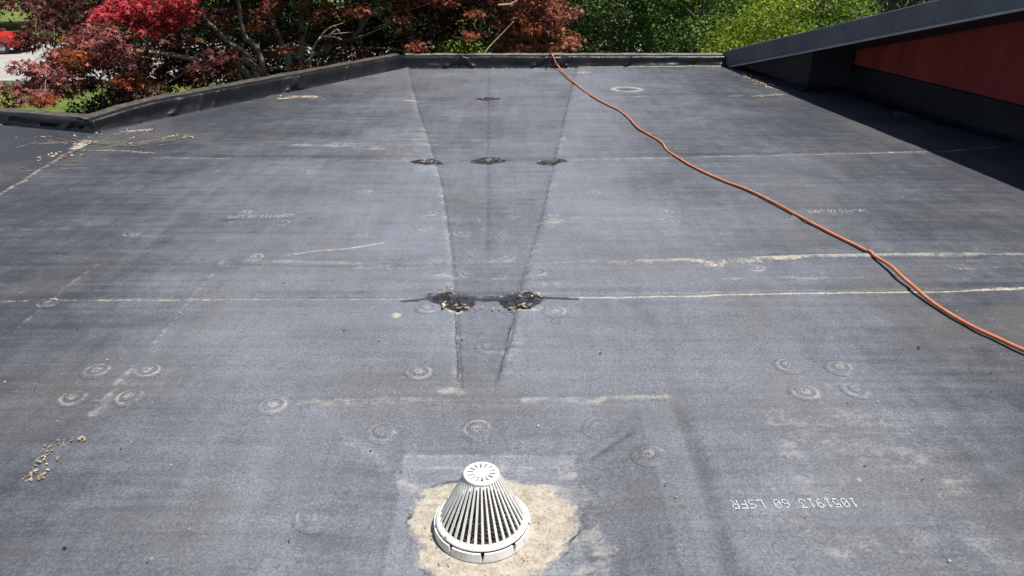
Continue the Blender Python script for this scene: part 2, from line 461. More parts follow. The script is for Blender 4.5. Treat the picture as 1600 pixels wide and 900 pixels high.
# marks: channel 0 tan silt, 1 pale dust and painted veil, 2 tar, dark creases, painted shadows; photo polyline, half width (m), strength
LINES = [
    # tan lines along the seams
    (0, [(0, 470), (150, 469), (400, 468), (640, 467)], 0.009, 0.58),
    (0, [(890, 465), (1060, 463), (1200, 460), (1350, 458), (1480, 456), (1600, 452)], 0.012, 0.80),
    (0, [(240, 247), (500, 251), (640, 252)], 0.014, 0.50),
    (0, [(890, 250), (1050, 247), (1250, 242), (1400, 238), (1480, 236), (1575, 231)], 0.016, 0.58),
    (0, [(400, 153), (560, 156), (640, 156), (900, 155), (1180, 151)], 0.018, 0.40),
    # ridge with silt
    (0, [(1000, 412), (1060, 409), (1110, 412), (1180, 409), (1260, 404)], 0.032, 0.55),
    (1, [(1180, 406), (1300, 402), (1450, 400), (1540, 401), (1600, 400)], 0.022, 0.8),
    (1, [(560, 418), (660, 413), (760, 405), (880, 412), (1000, 411)], 0.035, 0.45),
    (1, [(380, 408), (470, 409), (560, 414)], 0.03, 0.5),
    (0, [(450, 399), (490, 393), (530, 390), (560, 386), (605, 379)], 0.016, 0.62),
    (0, [(1130, 438), (1240, 436), (1350, 436)], 0.03, 0.38),
    (0, [(1430, 424), (1600, 417)], 0.014, 0.42),
    # sump and valley edges: pale rims, darkened creases
    (1, [(470, 629), (600, 627), (700, 626)], 0.035, 0.55),
    (1, [(820, 625), (940, 625), (1045, 621)], 0.030, 0.65),
    (1, [(600, 718), (680, 716), (760, 716), (920, 714)], 0.014, 0.70),
    (1, [(604, 720), (640, 745)], 0.03, 0.5),
    (1, [(560, 690), (610, 720)], 0.02, 0.35),
    (2, [(717, 595), (713, 540), (711, 480)], 0.009, 0.56),
    (2, [(778, 588), (790, 540), (803, 490)], 0.009, 0.56),
    (2, [(638, 110), (653, 165), (668, 212), (690, 288), (705, 395)], 0.009, 0.34),
    (2, [(763, 110), (763, 250), (762, 390)], 0.016, 0.32),
    # board joints showing through
    (1, [(350, 408), (292, 478), (240, 540)], 0.018, 0.45),
    (1, [(210, 573), (180, 608), (140, 650)], 0.025, 0.6),
    (1, [(150, 626), (200, 622)], 0.02, 0.5),
    (1, [(166, 405), (90, 462), (20, 520)], 0.016, 0.40),
    (1, [(0, 601), (200, 601), (420, 604)], 0.014, 0.35),
    (1, [(1288, 595), (1312, 620)], 0.015, 0.45),
    (1, [(940, 460), (985, 405)], 0.008, 0.42),
    (1, [(960, 200), (1010, 235)], 0.012, 0.35),
    (1, [(860, 342), (900, 341), (1040, 342)], 0.035, 0.55),
    # tan crack of the corner patch
    (0, [(0, 303), (40, 280), (75, 258), (105, 240), (125, 230)], 0.034, 0.50),
    (0, [(118, 232), (134, 221)], 0.07, 0.8),
    (0, [(130, 235), (190, 236), (240, 240)], 0.05, 0.42),
    (0, [(150, 222), (210, 224), (265, 215)], 0.06, 0.45),
    (2, [(75, 208), (110, 218), (160, 228), (215, 231)], 0.05, 0.5),
    (2, [(160, 230), (210, 228), (260, 219)], 0.028, 0.5),
    (2, [(262, 214), (298, 216)], 0.08, 0.50),
    (2, [(45, 212), (75, 207)], 0.06, 0.42),
    # base of the parapets
    (0, [(640, 104), (660, 101), (672, 101)], 0.08, 0.7),
    (1, [(668, 104), (720, 102), (780, 100), (850, 104), (960, 103), (1060, 103), (1125, 102)], 0.05, 1.05),
    (0, [(440, 154), (465, 152), (490, 152)], 0.06, 0.9),
    (0, [(0, 193), (45, 197), (80, 199), (110, 201)], 0.06, 0.45),
    (0, [(190, 205), (230, 203)], 0.06, 0.55),
    (0, [(1150, 107), (1172, 122), (1200, 132), (1215, 140)], 0.06, 0.62),
    (2, [(1133, 118), (1150, 121), (1160, 125)], 0.022, 0.75),  # this and the next two: shadows of lifted flaps painted dark
    (2, [(1160, 128), (1175, 133)], 0.022, 0.75),
    (2, [(1157, 134), (1175, 138), (1195, 140)], 0.022, 0.75),
    (1, [(1140, 150), (1162, 149)], 0.03, 0.85),
    (0, [(1175, 150), (1225, 148)], 0.06, 0.5),
    (1, [(890, 155), (960, 153), (1010, 150)], 0.03, 0.5),
    (0, [(1400, 176), (1450, 184)], 0.10, 0.45),
    (1, [(470, 226), (520, 229), (595, 232)], 0.10, 0.55),
    (1, [(30, 361), (110, 357)], 0.014, 0.5),
    (2, [(0, 459), (150, 458), (350, 457), (640, 457)], 0.006, 0.42), (2, [(0, 466.5), (400, 465), (640, 464)], 0.005, 0.5),
    (2, [(890, 459), (1200, 454), (1600, 446)], 0.006, 0.36), (2, [(240, 245), (500, 249), (640, 250)], 0.009, 0.42), (2, [(890, 248.5), (1250, 240), (1480, 234)], 0.008, 0.36),
    (2, [(400, 151), (640, 154), (900, 153), (1180, 149)], 0.012, 0.36),
    # tar smears along the seams
    (2, [(630, 471), (680, 466), (730, 463), (770, 464), (800, 464), (850, 465), (900, 466)], 0.026, 0.60),
    (2, [(640, 252), (680, 252), (760, 249), (830, 250), (890, 252)], 0.018, 0.50),
    (2, [(930, 156), (870, 154)], 0.02, 0.35),
]
LINES = [(c, gp(p), w, s) for c, p, w, s in LINES]
# blobs: channel, photo centre, radii (m), strength
BLOBS = [
    (2, (690, 467), (0.15, 0.07), 0.66), (2, (728, 464), (0.10, 0.08), 0.66), (2, (830, 467), (0.14, 0.08), 0.66), (2, (800, 462), (0.09, 0.07), 0.62), (2, (768, 464), (0.10, 0.04), 0.70),
    (2, (668, 252), (0.20, 0.07), 0.55), (2, (763, 249), (0.24, 0.08), 0.55), (2, (862, 252), (0.20, 0.07), 0.55),
    (0, (690, 478), (0.05, 0.03), 0.5), (0, (735, 470), (0.05, 0.04), 0.4), (0, (790, 476), (0.05, 0.04), 0.45), (0, (845, 480), (0.05, 0.03), 0.45),
    (0, (622, 491), (0.035, 0.05), 0.75), (0, (668, 484), (0.08, 0.02), 0.35),
    (0, (710, 484), (0.06, 0.035), 0.70), (0, (826, 484), (0.10, 0.03), 0.62),
    (1, (706, 612), (0.06, 0.05), 0.85), (1, (675, 408), (0.10, 0.05), 0.55), (1, (690, 430), (0.13, 0.05), 0.6),
    (1, (790, 540), (0.05, 0.06), 0.6), (1, (850, 440), (0.12, 0.10), 0.5), (1, (868, 489), (0.07, 0.05), 0.55),
    (0, (910, 113), (0.22, 0.14), 0.55), (1, (530, 226), (0.5, 0.15), 0.5), (1, (640, 215), (0.22, 0.5), 0.5),
    (0, (880, 216), (0.06, 0.16), 0.5), (1, (865, 345), (0.14, 0.10), 0.6), (1, (1045, 340), (0.12, 0.12), 0.5),
    (1, (870, 745), (0.06, 0.03), 0.9), (1, (900, 780), (0.10, 0.14), 0.62), (1, (650, 748), (0.07, 0.05), 0.6),
    (1, (930, 850), (0.07, 0.2), 0.75), (1, (880, 700), (0.10, 0.06), 0.4),
    (1, (1210, 655), (0.05, 0.10), 0.62), (1, (1240, 700), (0.07, 0.09), 0.55), (1, (1450, 715), (0.07, 0.06), 0.62),
    (0, (1340, 745), (0.012, 0.012), 0.8), (1, (1340, 600), (0.12, 0.08), 0.42), (1, (1290, 740), (0.12, 0.14), 0.35),
    (1, (1330, 845), (0.09, 0.05), 0.5), (1, (1310, 870), (0.07, 0.05), 0.45), (1, (1420, 690), (0.3, 0.12), 0.32),
    (1, (1480, 760), (0.12, 0.08), 0.5), (0, (800, 468), (0.04, 0.05), 0.6), (0, (706, 466), (0.03, 0.05), 0.55),
    (0, (1115, 415), (0.09, 0.04), 0.6), (1, (1180, 420), (0.06, 0.04), 0.5), (0, (1150, 437), (0.08, 0.03), 0.45),
    (0, (1265, 437), (0.10, 0.03), 0.5), (1, (1140, 470), (0.05, 0.03), 0.5), (1, (488, 811), (0.05, 0.04), 0.25),
    (2, (690, 170), (0.14, 0.06), 0.45), (2, (575, 170), (0.10, 0.06), 0.50), (2, (425, 203), (0.06, 0.06), 0.45),
    (0, (640, 157), (0.16, 0.09), 0.55), (2, (650, 155), (0.12, 0.06), 0.4), (2, (893, 154), (0.20, 0.06), 0.42),
    (0, (200, 623), (0.03, 0.02), 0.35), (0, (1060, 212), (0.1, 0.2), 0.25),
    (1, (700, 330), (1.7, 1.7), 0.10), (1, (1000, 560), (0.5, 0.5), 0.12), (1, (820, 690), (0.4, 0.12), 0.22),  # first, widest blob: central lens veil painted as a pale patch
    (1, (1350, 680), (0.45, 0.28), 0.40), (1, (1230, 800), (0.2, 0.25), 0.34), (1, (1500, 850), (0.3, 0.2), 0.36), (1, (1230, 660), (0.06, 0.16), 0.5), (1, (1270, 760), (0.08, 0.12), 0.5), (1, (1480, 600), (0.4, 0.25), 0.18), (1, (1400, 300), (0.8, 0.8), 0.16), (1, (900, 180), (1.2, 1.2), 0.10),
    (1, (300, 420), (0.6, 0.3), 0.14), (1, (640, 230), (0.5, 0.8), 0.32), (1, (540, 200), (0.7, 0.5), 0.22), (1, (1000, 370), (0.6, 0.4), 0.16), (1, (620, 720), (0.05, 0.05), 0.5),
    (1, (500, 500), (0.3, 0.12), 0.24), (1, (420, 480), (0.2, 0.1), 0.2), (2, (320, 690), (0.06, 0.04), 0.30), (2, (370, 560), (0.03, 0.02), 0.36),
    (2, (70, 720), (0.5, 0.35), 0.05), (1, (540, 690), (0.05, 0.02), 0.6),
]
BLOBS = [(c, at(*p)[:2], r, s) for c, p, r, s in BLOBS]
FAR_STAIN = at(980, 140)[:2]
SUMP = (-0.085, 2.03)
TONES = [([(1056, 632), (1098, 730), (1125, 830), (1150, 920)], 0.026, -0.09), ([(1030, 632), (1070, 730), (1095, 830), (1115, 920)], 0.03, 0.05), ([(925, 707), (985, 672)], 0.010, -0.15),  # light and shade along folds and creases, painted into the sheet tone
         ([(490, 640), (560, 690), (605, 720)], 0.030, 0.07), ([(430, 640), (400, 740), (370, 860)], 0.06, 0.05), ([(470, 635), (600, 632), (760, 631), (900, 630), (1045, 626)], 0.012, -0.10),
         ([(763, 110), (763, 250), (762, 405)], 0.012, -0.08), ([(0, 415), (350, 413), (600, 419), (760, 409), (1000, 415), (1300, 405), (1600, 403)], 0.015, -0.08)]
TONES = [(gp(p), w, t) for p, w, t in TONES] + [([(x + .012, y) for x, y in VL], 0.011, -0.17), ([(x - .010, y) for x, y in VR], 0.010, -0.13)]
CORNER_PATCH = gp([(-600, 560), (-100, 345), (0, 300), (75, 256), (128, 228), (128, 203), (0, 193), (-600, 150)])

def in_poly(X, Y, poly):
    r = np.zeros(X.shape, bool)
    for (ax, ay), (bx, by) in zip(poly, poly[1:] + poly[:1]):
        if ay == by: continue
        r ^= ((ay > Y) != (by > Y)) & (X < (bx - ax) * (Y - ay) / (by - ay) + ax)
    return r

def roof_marks(X, Y):
    A = np.zeros(X.shape + (4,))
    jx = (fbm(X * 6, Y * 6, 3, 31) - 0.5) * 0.05; jy = (fbm(X * 6, Y * 6, 3, 41) - 0.5) * 0.05
    for c, pts, w, s in LINES:
        xs = [p[0] for p in pts]; ys = [p[1] for p in pts]; m = 3 * w + 0.04
        sel = (X > min(xs) - m) & (X < max(xs) + m) & (Y > min(ys) - m) & (Y < max(ys) + m)
        if sel.any():
            k = min(1.0, w / 0.03)
            d = seg_dist(X[sel] + jx[sel] * k, Y[sel] + jy[sel] * k, pts)
            A[sel, c] = np.maximum(A[sel, c], s * np.exp(-(d / w) ** 2))
    for c, (px, py), (rx, ry), s in BLOBS:
        sel = (abs(X - px) < 2.5 * rx + 0.03) & (abs(Y - py) < 2.5 * ry + 0.03)
        if sel.any():
            q = ((X[sel] + jx[sel] - px) / rx) ** 2 + ((Y[sel] + jy[sel] - py) / ry) ** 2
            A[sel, c] = np.maximum(A[sel, c], s * np.exp(-q))
    # silt pan round the drain
    d = np.hypot((X - DR[0] - 0.024) * 0.98, (Y - DR[1]) * 1.0)
    ang = np.arctan2(Y - DR[1], X - DR[0])
    edge = 0.262 + 0.02 * np.sin(ang * 3 + 0.6) + 0.065 * (fbm(np.cos(ang) * 5 + 9, np.sin(ang) * 4 + 9, 4, 77) - 0.5)
    A[..., 0] = np.maximum(A[..., 0], np.clip(1.0 - (d - edge + 0.035) / 0.085, 0, 1.0))
    rim = np.exp(-((d - edge - 0.016) / 0.010) ** 2)
    A[..., 2] = np.maximum(A[..., 2], 0.56 * rim * np.clip(fbm(X * 9, Y * 9, 3, 88) * 3.2 - 1.0, 0, 1))
    A[..., 1] = np.maximum(A[..., 1], 0.55 * np.exp(-((d - edge - 0.05) / 0.05) ** 2) * (X > DR[0] - 0.15))
    # far dried puddle
    d = np.hypot(X - FAR_STAIN[0], (Y - FAR_STAIN[1]) * 1.0)
    A[..., 0] = np.maximum(A[..., 0], 0.52 * np.exp(-((d - 0.18) / 0.06) ** 2) + 0.25 * np.exp(-(d / .2) ** 2))
    A[..., 2] = np.maximum(A[..., 2], 0.42 * np.exp(-(d / 0.12) ** 2))
    # tone of the sheet: lens veil painted pale in the middle, vignette dark outward
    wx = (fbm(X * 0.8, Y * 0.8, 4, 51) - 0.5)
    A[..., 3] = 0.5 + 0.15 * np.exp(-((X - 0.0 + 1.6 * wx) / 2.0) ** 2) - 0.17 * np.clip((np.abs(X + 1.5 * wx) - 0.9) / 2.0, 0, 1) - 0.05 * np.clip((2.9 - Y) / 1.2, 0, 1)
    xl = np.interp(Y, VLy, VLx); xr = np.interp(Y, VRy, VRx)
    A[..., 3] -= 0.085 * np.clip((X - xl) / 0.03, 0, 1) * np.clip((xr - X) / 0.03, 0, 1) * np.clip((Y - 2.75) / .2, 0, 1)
    # dust swept up against both edges of the valley, ending sharply at the fold
    yn = vnoise(Y * 2.1, X * 0 + 3.3, 71) * 0.6 + vnoise(Y * 6.3, X * 0, 72) * 0.4
    wl = 0.035 + 0.17 * np.exp(-((Y - 7.6) / 1.3) ** 2); wr_ = 0.05 + 0.03 * np.exp(-((Y - 3.2) / .4) ** 2)
    dl, dr_ = xl - X, X - xr
    fy = np.clip((Y - 2.72) / .15, 0, 1) * np.clip((11.3 - Y) / .6, 0, 1)
    cl_ = np.where(dl > -0.006, np.exp(-np.clip(dl, 0, 9) / wl), 0) * fy * np.clip(0.12 + 1.05 * yn, 0, 1) * 0.78
    cr_ = np.where(dr_ > -0.006, np.exp(-np.clip(dr_, 0, 9) / wr_), 0) * fy * np.clip(0.10 + 1.05 * yn[::-1], 0, 1) * 0.76
    A[..., 1] = np.maximum(A[..., 1], np.maximum(cl_, cr_))
    # sump: dusty inner square, darker slope, painted fold shade
    q = np.maximum(np.abs(X - SUMP[0]), np.abs(Y - SUMP[1]))
    A[..., 3] -= 0.05 * ((q < 0.61) & (q > 0.315))
    A[..., 3] += 0.06 * np.clip((0.32 - q) / 0.012, 0, 1)
    side = np.clip((X - SUMP[0] - 0.24) / 0.02, 0, 1) * np.clip((SUMP[0] + 0.325 - X) / 0.012, 0, 1) * (np.abs(Y - SUMP[1]) < 0.33)
    A[..., 1] = np.maximum(A[..., 1], 0.62 * side)
    A[..., 1] = np.maximum(A[..., 1], 0.62 * np.exp(-((q - 0.318) / 0.012) ** 2) * ((Y > 2.16) | ((X > SUMP[0]) & (Y > 1.7))))
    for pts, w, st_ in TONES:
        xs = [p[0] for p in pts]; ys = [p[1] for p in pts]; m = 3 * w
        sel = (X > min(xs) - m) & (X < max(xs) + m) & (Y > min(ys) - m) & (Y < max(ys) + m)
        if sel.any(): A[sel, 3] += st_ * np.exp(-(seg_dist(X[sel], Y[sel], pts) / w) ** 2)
    # lap bands
    for f in (seam1, seam2, seam3):
        dy = Y - f(X)
        A[..., 3] -= 0.06 * ((dy > 0.0) & (dy < 0.085))
    A[..., 3] += np.where(Y > seam1(X), 0.02, 0) + np.where(Y > seam2(X), -0.035, 0) + np.where(Y > seam3(X), 0.025, 0)
    patch = in_poly(X, Y, CORNER_PATCH)
    A[patch, 3] -= 0.22
    return A

PAR_FAR = [at(634, 106)[:2], (3.30, 11.78)]
PAR_LEFT = [at(146, 208)[:2], PAR_FAR[0]]
PAR_EDGE = [(-9.5, 9.25), PAR_LEFT[0]]
M_WALL = 0.21                                # the red wall and the fascia run a little askew
def wall_x(y): return 4.25 + M_WALL * (9.76 - y)
def fascia_x(y): return 3.645 + M_WALL * (9.76 - y)
def rake_z(y): return 0.475 + 0.245 * (9.76 - y)
ROOF_POLY = [(-9.5, -4), (7.4, -4), (wall_x(-4), -4), (wall_x(9.7) + 0.05, 9.7), (wall_x(12.1), 12.1), (3.3, 11.95),
             (PAR_FAR[0][0] - 0.05, PAR_FAR[0][1] + 0.12), (PAR_LEFT[0][0] - 0.1, PAR_LEFT[0][1] + 0.08), (-9.5, 9.35)]

# the deck under the membrane: structure
mb = MB()
deck_poly = ROOF_POLY
n = len(deck_poly)
mb.add([(x, y, -0.34) for x, y in deck_poly] + [(x, y, -0.08) for x, y in deck_poly],
       [tuple(reversed(range(n))), tuple(range(n, 2 * n))] + [(i, (i + 1) % n, n + (i + 1) % n, n + i) for i in range(n)])
roof = mb.build('roof', M['concrete'])
roof['kind'] = 'structure'
roof['label'] = 'flat roof covered with grey weathered rubber sheets'

def axis(lo, hi, step, far_lo, far_hi, coarse=0.25):
    a = np.arange(far_lo, lo, coarse); b = np.arange(lo, hi, step); c = np.arange(hi, far_hi + coarse, coarse)
    return np.concatenate([a, b, c])

def membrane_sheet(xs, f0, f1, rows, lap):
    v = np.linspace(0, 1, rows)
    X = np.broadcast_to(xs[None, :], (rows, len(xs))).copy()
    Y0 = f0(xs)[None, :]; Y1 = f1(xs)[None, :]
    if lap: Y0 = Y0 + (fbm(xs * 4, xs * 0, 3, 61)[None, :] - 0.5) * 0.014
    Y = Y0 * (1 - v[:, None]) + Y1 * v[:, None]
    Z = roof_height(X, Y)
    if lap:                                   # this sheet laps over the nearer one
        dist = Y - Y0
        Z += 0.006 * np.clip(1 - dist / 0.5, 0, 1) + 0.0015
        Z[0] -= 0.009
    else:
        Z -= 0.0
    Z -= np.where(Y > Y1 - 0.10, 0.003, 0.0)
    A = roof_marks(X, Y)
    R, C = X.shape
    idx = np.arange(R * C).reshape(R, C)
    q = np.stack([idx[:-1, :-1], idx[:-1, 1:], idx[1:, 1:], idx[1:, :-1]], -1).reshape(-1, 4)
    cx = X.ravel()[q].mean(1); cy = Y.ravel()[q].mean(1)
    q = q[in_poly(cx, cy, ROOF_POLY)]
    used = np.zeros(R * C, bool); used[q.ravel()] = True
    remap = np.cumsum(used) - 1
    V = np.stack([X.ravel(), Y.ravel(), Z.ravel()], -1)[used]
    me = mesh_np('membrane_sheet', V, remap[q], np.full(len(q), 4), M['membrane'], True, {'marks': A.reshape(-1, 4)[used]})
    return link(bpy.data.objects.new('membrane_sheet', me), roof)

membrane_sheet(axis(-3.3, 3.3, 0.0085, -9.5, 7.4), lambda x: 0 * x + 1.25, lambda x: seam1(x) + 0.10, 300, False)
membrane_sheet(axis(-4.9, 4.6, 0.015, -9.5, 7.0), seam1, lambda x: seam2(x) + 0.10, 200, True)
membrane_sheet(axis(-5.6, 5.0, 0.02, -9.5, 6.5), seam2, lambda x: seam3(x) + 0.10, 140, True)
membrane_sheet(axis(-3.6, 4.4, 0.022, -9.5, 6.0), seam3, lambda x: 0 * x + 12.0, 110, True)
membrane_sheet(np.linspace(-9.5, 7.4, 140), lambda x: 0 * x - 4.0, lambda x: 0 * x + 1.2501, 50, False)

def roof_z(x, y):
    return float(roof_height(np.array([float(x)]), np.array([float(y)]))[0])

# insulation plates showing through the rubber
PLATES = [(152, 581, 1), (231, 581, 1.1), (115, 624, .9), (203, 623, 1), (427, 635, 1.1), (655, 584, 1.3), (596, 671, .75), (746, 667, .8),
          (868, 489, 1.1), (668, 483, .9), (763, 538, .7), (935, 663, .6), (1015, 712, .7), (488, 811, .5), (1232, 573, .8), (1312, 577, 1),
          (1258, 614, .9), (1338, 611, .9), (674, 408, .9), (727, 401, .6), (791, 400, .6), (732, 425, .7), (780, 428, .7), (840, 426, .9),
          (671, 334, 1), (664, 357, .9), (561, 368, .7), (569, 299, .7), (721, 362, .6), (791, 364, .5), (738, 343, .6), (798, 335, .5),
          (861, 339, 1), (855, 353, 1), (1040, 332, .8), (1049, 348, .8), (207, 367, .9), (397, 404, .9), (380, 333, .6), (455, 333, .6),
          (362, 350, .7), (439, 350, .7), (415, 270, .6), (443, 261, .6), (483, 269, .7), (1115, 417, .8), (1180, 421, .8), (1240, 343, .6),
          (655, 265, .6), (926, 302, .5), (75, 475, .6), (790, 277, .4)]
def plate_mesh(strength, cx, cy, key):
    """a shallow ringed bump lying on the sheet; the dust of the sheet runs on over it"""
    s = strength
    prof = [(0.0, .0042, .5, 0), (.005, .0042, .7, 0), (.007, .0022, .2, .30), (.012, .0019, .8, 0), (.017, .0022, .7, 0), (.021, .0014, .1, .34),
            (.024, .0026, .5, 0), (.029, .0028, .3, 0), (.032, .0017, 0, .42), (.036, .0024, .3, 0), (.041, .0014, .1, .26),
            (.046, .0009, .7, 0), (.052, .0005, .62, 0), (.060, .0000, .25, 0), (.070, -.0030, .0, 0)]
    N = 28
    V, A = [], []
    for r, z, ch, ta in prof:
        for k in range(N):
            a = 2 * math.pi * k / N
            w = 1 + 0.035 * math.sin(2 * a + key) + 0.02 * math.sin(3 * a)
            V.append((r * w * math.cos(a), r * w * math.sin(a), z * ((1.4 + .6 * abs(math.sin(key * 3))) if z > 0 else 1) + 0.001 + (.0015 * math.sin(key) * r / .03 * math.cos(a - key) if r < .045 else 0)))
            g = 0.80 + 0.25 * math.sin(a + key) + .10 * math.sin(5 * a + 2 * key)
            A.append((0, ch * (s * .9 + .15) * 1.15 * g, ta * 1.5 * min(1.1, s + .3) * g, 0))
    V = np.array(V); A = np.array(A)
    B = roof_marks(V[:, 0] + cx, V[:, 1] + cy)
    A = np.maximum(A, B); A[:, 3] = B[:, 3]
    V[:, 2] += roof_height(V[:, 0] + cx, V[:, 1] + cy)
    q = [((i + 1) * N + k, (i + 1) * N + (k + 1) % N, i * N + (k + 1) % N, i * N + k)[::-1] for i in range(len(prof) - 1) for k in range(N)]
    return mesh_np('fastener_plate', V, [f[::-1] for f in q], [4] * len(q), M['membrane'], True, {'marks': A})
for i, (x, y, s_) in enumerate(PLATES):
    p = at(x, y, -0.004)
    o = bpy.data.objects.new('fastener_plate', plate_mesh(s_, p[0], p[1], i * 1.7))
    o.location = (p[0], p[1], 0.0035)
    link(o, roof)

# dot-matrix ink print on the sheets, upside down to the viewer
GLYPH = {'1': ["00100", "01100", "00100", "00100", "00100", "00100", "01110"], '0': ["01110", "10001", "10011", "10101", "11001", "10001", "01110"],
         '5': ["11111", "10000", "11110", "00001", "00001", "10001", "01110"], '9': ["01110", "10001", "10001", "01111", "00001", "00010", "01100"],
         '3': ["11111", "00010", "00100", "00010", "00001", "10001", "01110"], '6': ["00110", "01000", "10000", "11110", "10001", "10001", "01110"],
         'L': ["10000"] * 6 + ["11111"], 'S': ["01111", "10000", "10000", "01110", "00001", "00001", "11110"],
         'F': ["11111", "10000", "10000", "11110", "10000", "10000", "10000"], 'R': ["11110", "10001", "10001", "11110", "10100", "10010", "10001"], ' ': ["00000"] * 7}
def print_line(text, p_start, p_end, height, fade, seed):
    """p_start: where the first character stands (photo right), p_end: where the last ends (photo left)"""
    r = random.Random(seed)
    a, b = Vector(at(*p_start)), Vector(at(*p_end))
    u = (b - a); L = u.length; u.normalize(); w = Vector((-u.y, u.x, 0))     # text up points towards the viewer
    pitch = L / len(text); dx = pitch / 6.2; dy = height / 7
    m = MB()
    for i, ch in enumerate(text):
        for row, bits in enumerate(GLYPH[ch]):
            for c, bit in enumerate(bits):
                if bit == '1' and r.random() > fade:
                    q = a + u * (i * pitch + c * dx) + w * ((6 - row) * dy)
                    z = roof_z(q.x, q.y) + 0.0030
                    sx, sy = dx * r.uniform(.40, .52), dy * r.uniform(.46, .60)
                    m.add([(*(q + u * math.cos(t) * sx + w * math.sin(t) * sy).xy, z) for t in [k * math.pi / 3 for k in range(6)]], [(0, 1, 2, 3, 4, 5)])
    o = m.build('printed_lettering', M['ink'], roof)
    o['label'] = 'white dot printed text 1051913 60 LSFR, upside down'
print_line('1051913 60 LSFR', (1334, 779), (1137, 782), 0.046, 0.0, 6)
print_line('1051913 60 LSFR', (1352, 328), (1258, 330), 0.058, 0.34, 2)
print_line('1051913 60 LSFR', (452, 336), (356, 337), 0.058, 0.34, 3)

# ------------------------------------------------------------------ parapets
def parapet(p0, p1, hs, label, coping_mat, seed, e0=0.0, e1=0.0, folds=(), T=0.24):
    """low wall from p0 to p1 (roof side to the right of p0->p1), membrane turned up its face"""
    p0, p1 = Vector((*p0, 0)), Vector((*p1, 0))
    u = (p1 - p0).normalized(); L = (p1 - p0).length; out = Vector((-u.y, u.x, 0))
    root = empty('parapet_wall', p0)
    tag(root, label, 'parapet wall')
    mid = lambda s, d, z: (p0 + u * s + out * d + Vector((0, 0, z))) - p0
    hf = lambda s: float(np.interp(s, [a for a, _ in hs], [b for _, b in hs]))
    m = MB()
    m.hexa([mid(-e0, 0.035, -3.6), mid(L + e1, 0.035, -3.6), mid(L + e1, T, -3.6), mid(-e0, T, -3.6),
            mid(-e0, 0.035, -.31), mid(L + e1, 0.035, -.31), mid(L + e1, T, -.31), mid(-e0, T, -.31)])
    m.build('wall', M['concrete'], root)
    m = MB()
    st = [-e0] + [L * i / 10 for i in range(11)] + [L + e1]
    st = sorted(set(st))
    vs = []
    for t in st:
        h = hf(t) - .012
        vs += [mid(t, 0.030, -.3), mid(t, T + .006, -.3), mid(t, T + .006, h), mid(t, 0.030, h)]
    nn = len(st)
    m.add(vs, [(i * 4 + j, (i + 1) * 4 + j, (i + 1) * 4 + (j + 1) % 4, i * 4 + (j + 1) % 4) for i in range(nn - 1) for j in range(4)] + [(0, 1, 2, 3), ((nn - 1) * 4 + 3, (nn - 1) * 4 + 2, (nn - 1) * 4 + 1, (nn - 1) * 4)])
    m.build('curb', M['rubber'], root)
    # membrane up the face and over the top
    nu = int(L / 0.02)
    S = np.linspace(-e0 * 0.0, L, nu)
    prof = [(-0.045, -0.002, 0), (-0.028, 0.001, 0), (-0.016, 0.006, 0), (-0.007, 0.018, .0), (0.0, 0.03, .10), (0.004, 0.0, .35), (0.006, 0.0, .6), (0.006, 0, .85), (0.012, 0.0, .97), (0.035, 0.004, 1.0), (T - .07, 0.004, 1.0)]
    V = []
    for j, (d, z, fr) in enumerate(prof):
        h = np.interp(S, [a for a, _ in hs], [b for _, b in hs])
        wr = (fbm(S * 4 + seed * 7, S * 0 + j * 0.55, 4, seed) - 0.5) * 0.022 * (1 if 4 <= j <= 8 else 0.2)
        fold = np.zeros_like(S)
        for fs, fw, fh, sl in folds:
            fold += fh * np.exp(-((S - fs - sl * fr) / fw) ** 2) * (1 if 3 <= j <= 8 else 0.1)
        zz = z + fr * h + (fbm(S * 5, S * 0 + j, 3, seed + 3) - 0.5) * (0.012 if 4 <= j < 9 else 0.003)
        if j < 2: zz = zz * 0 + z - 0.002
        calm = np.clip(np.minimum(S, L - S) / 0.12, 0, 1)
        dd = d + (wr - fold) * calm
        P = np.stack([u.x * S + out.x * dd, u.y * S + out.y * dd, zz], -1)
        if j <= 2:
            P[:, 2] += roof_height(P[:, 0] + p0.x, P[:, 1] + p0.y) * (1.0 if j < 2 else .6)
        V.append(P)
    V = np.concatenate(V)
    q = [(j * nu + i, j * nu + i + 1, (j + 1) * nu + i + 1, (j + 1) * nu + i) for j in range(len(prof) - 1) for i in range(nu - 1)]
    me = mesh_np('membrane_flashing', V, q, [4] * len(q), M['rubber'], True)
    link(bpy.data.objects.new('membrane_flashing', me), root)
    # edge metal
    m = MB()
    pr = [(T - .10, .006), (T - .098, .010), (T - .05, .012), (T + .02, .016), (T + .030, .010), (T + .030, -.09), (T + .024, -.09), (T + .024, .004), (T - .10, .003)]
    for i in range(2):
        s0, s1 = (-e0, L + e1)
    vs = []
    seg = 24
    for i in range(seg + 1):
        s = -e0 + (L + e0 + e1) * i / seg
        h = hf(s) + 0.004 * math.sin(i * 2.3 + seed)
        vs += [mid(s, d, h + z) for d, z in pr]
    k = len(pr)
    fs = [(i * k + j, i * k + (j + 1) % k, (i + 1) * k + (j + 1) % k, (i + 1) * k + j) for i in range(seg) for j in range(k)]
    fs += [tuple(range(k)), tuple(seg * k + j for j in reversed(range(k)))]
    m.add(vs, fs)
    m.build('coping', coping_mat, root)
    return root

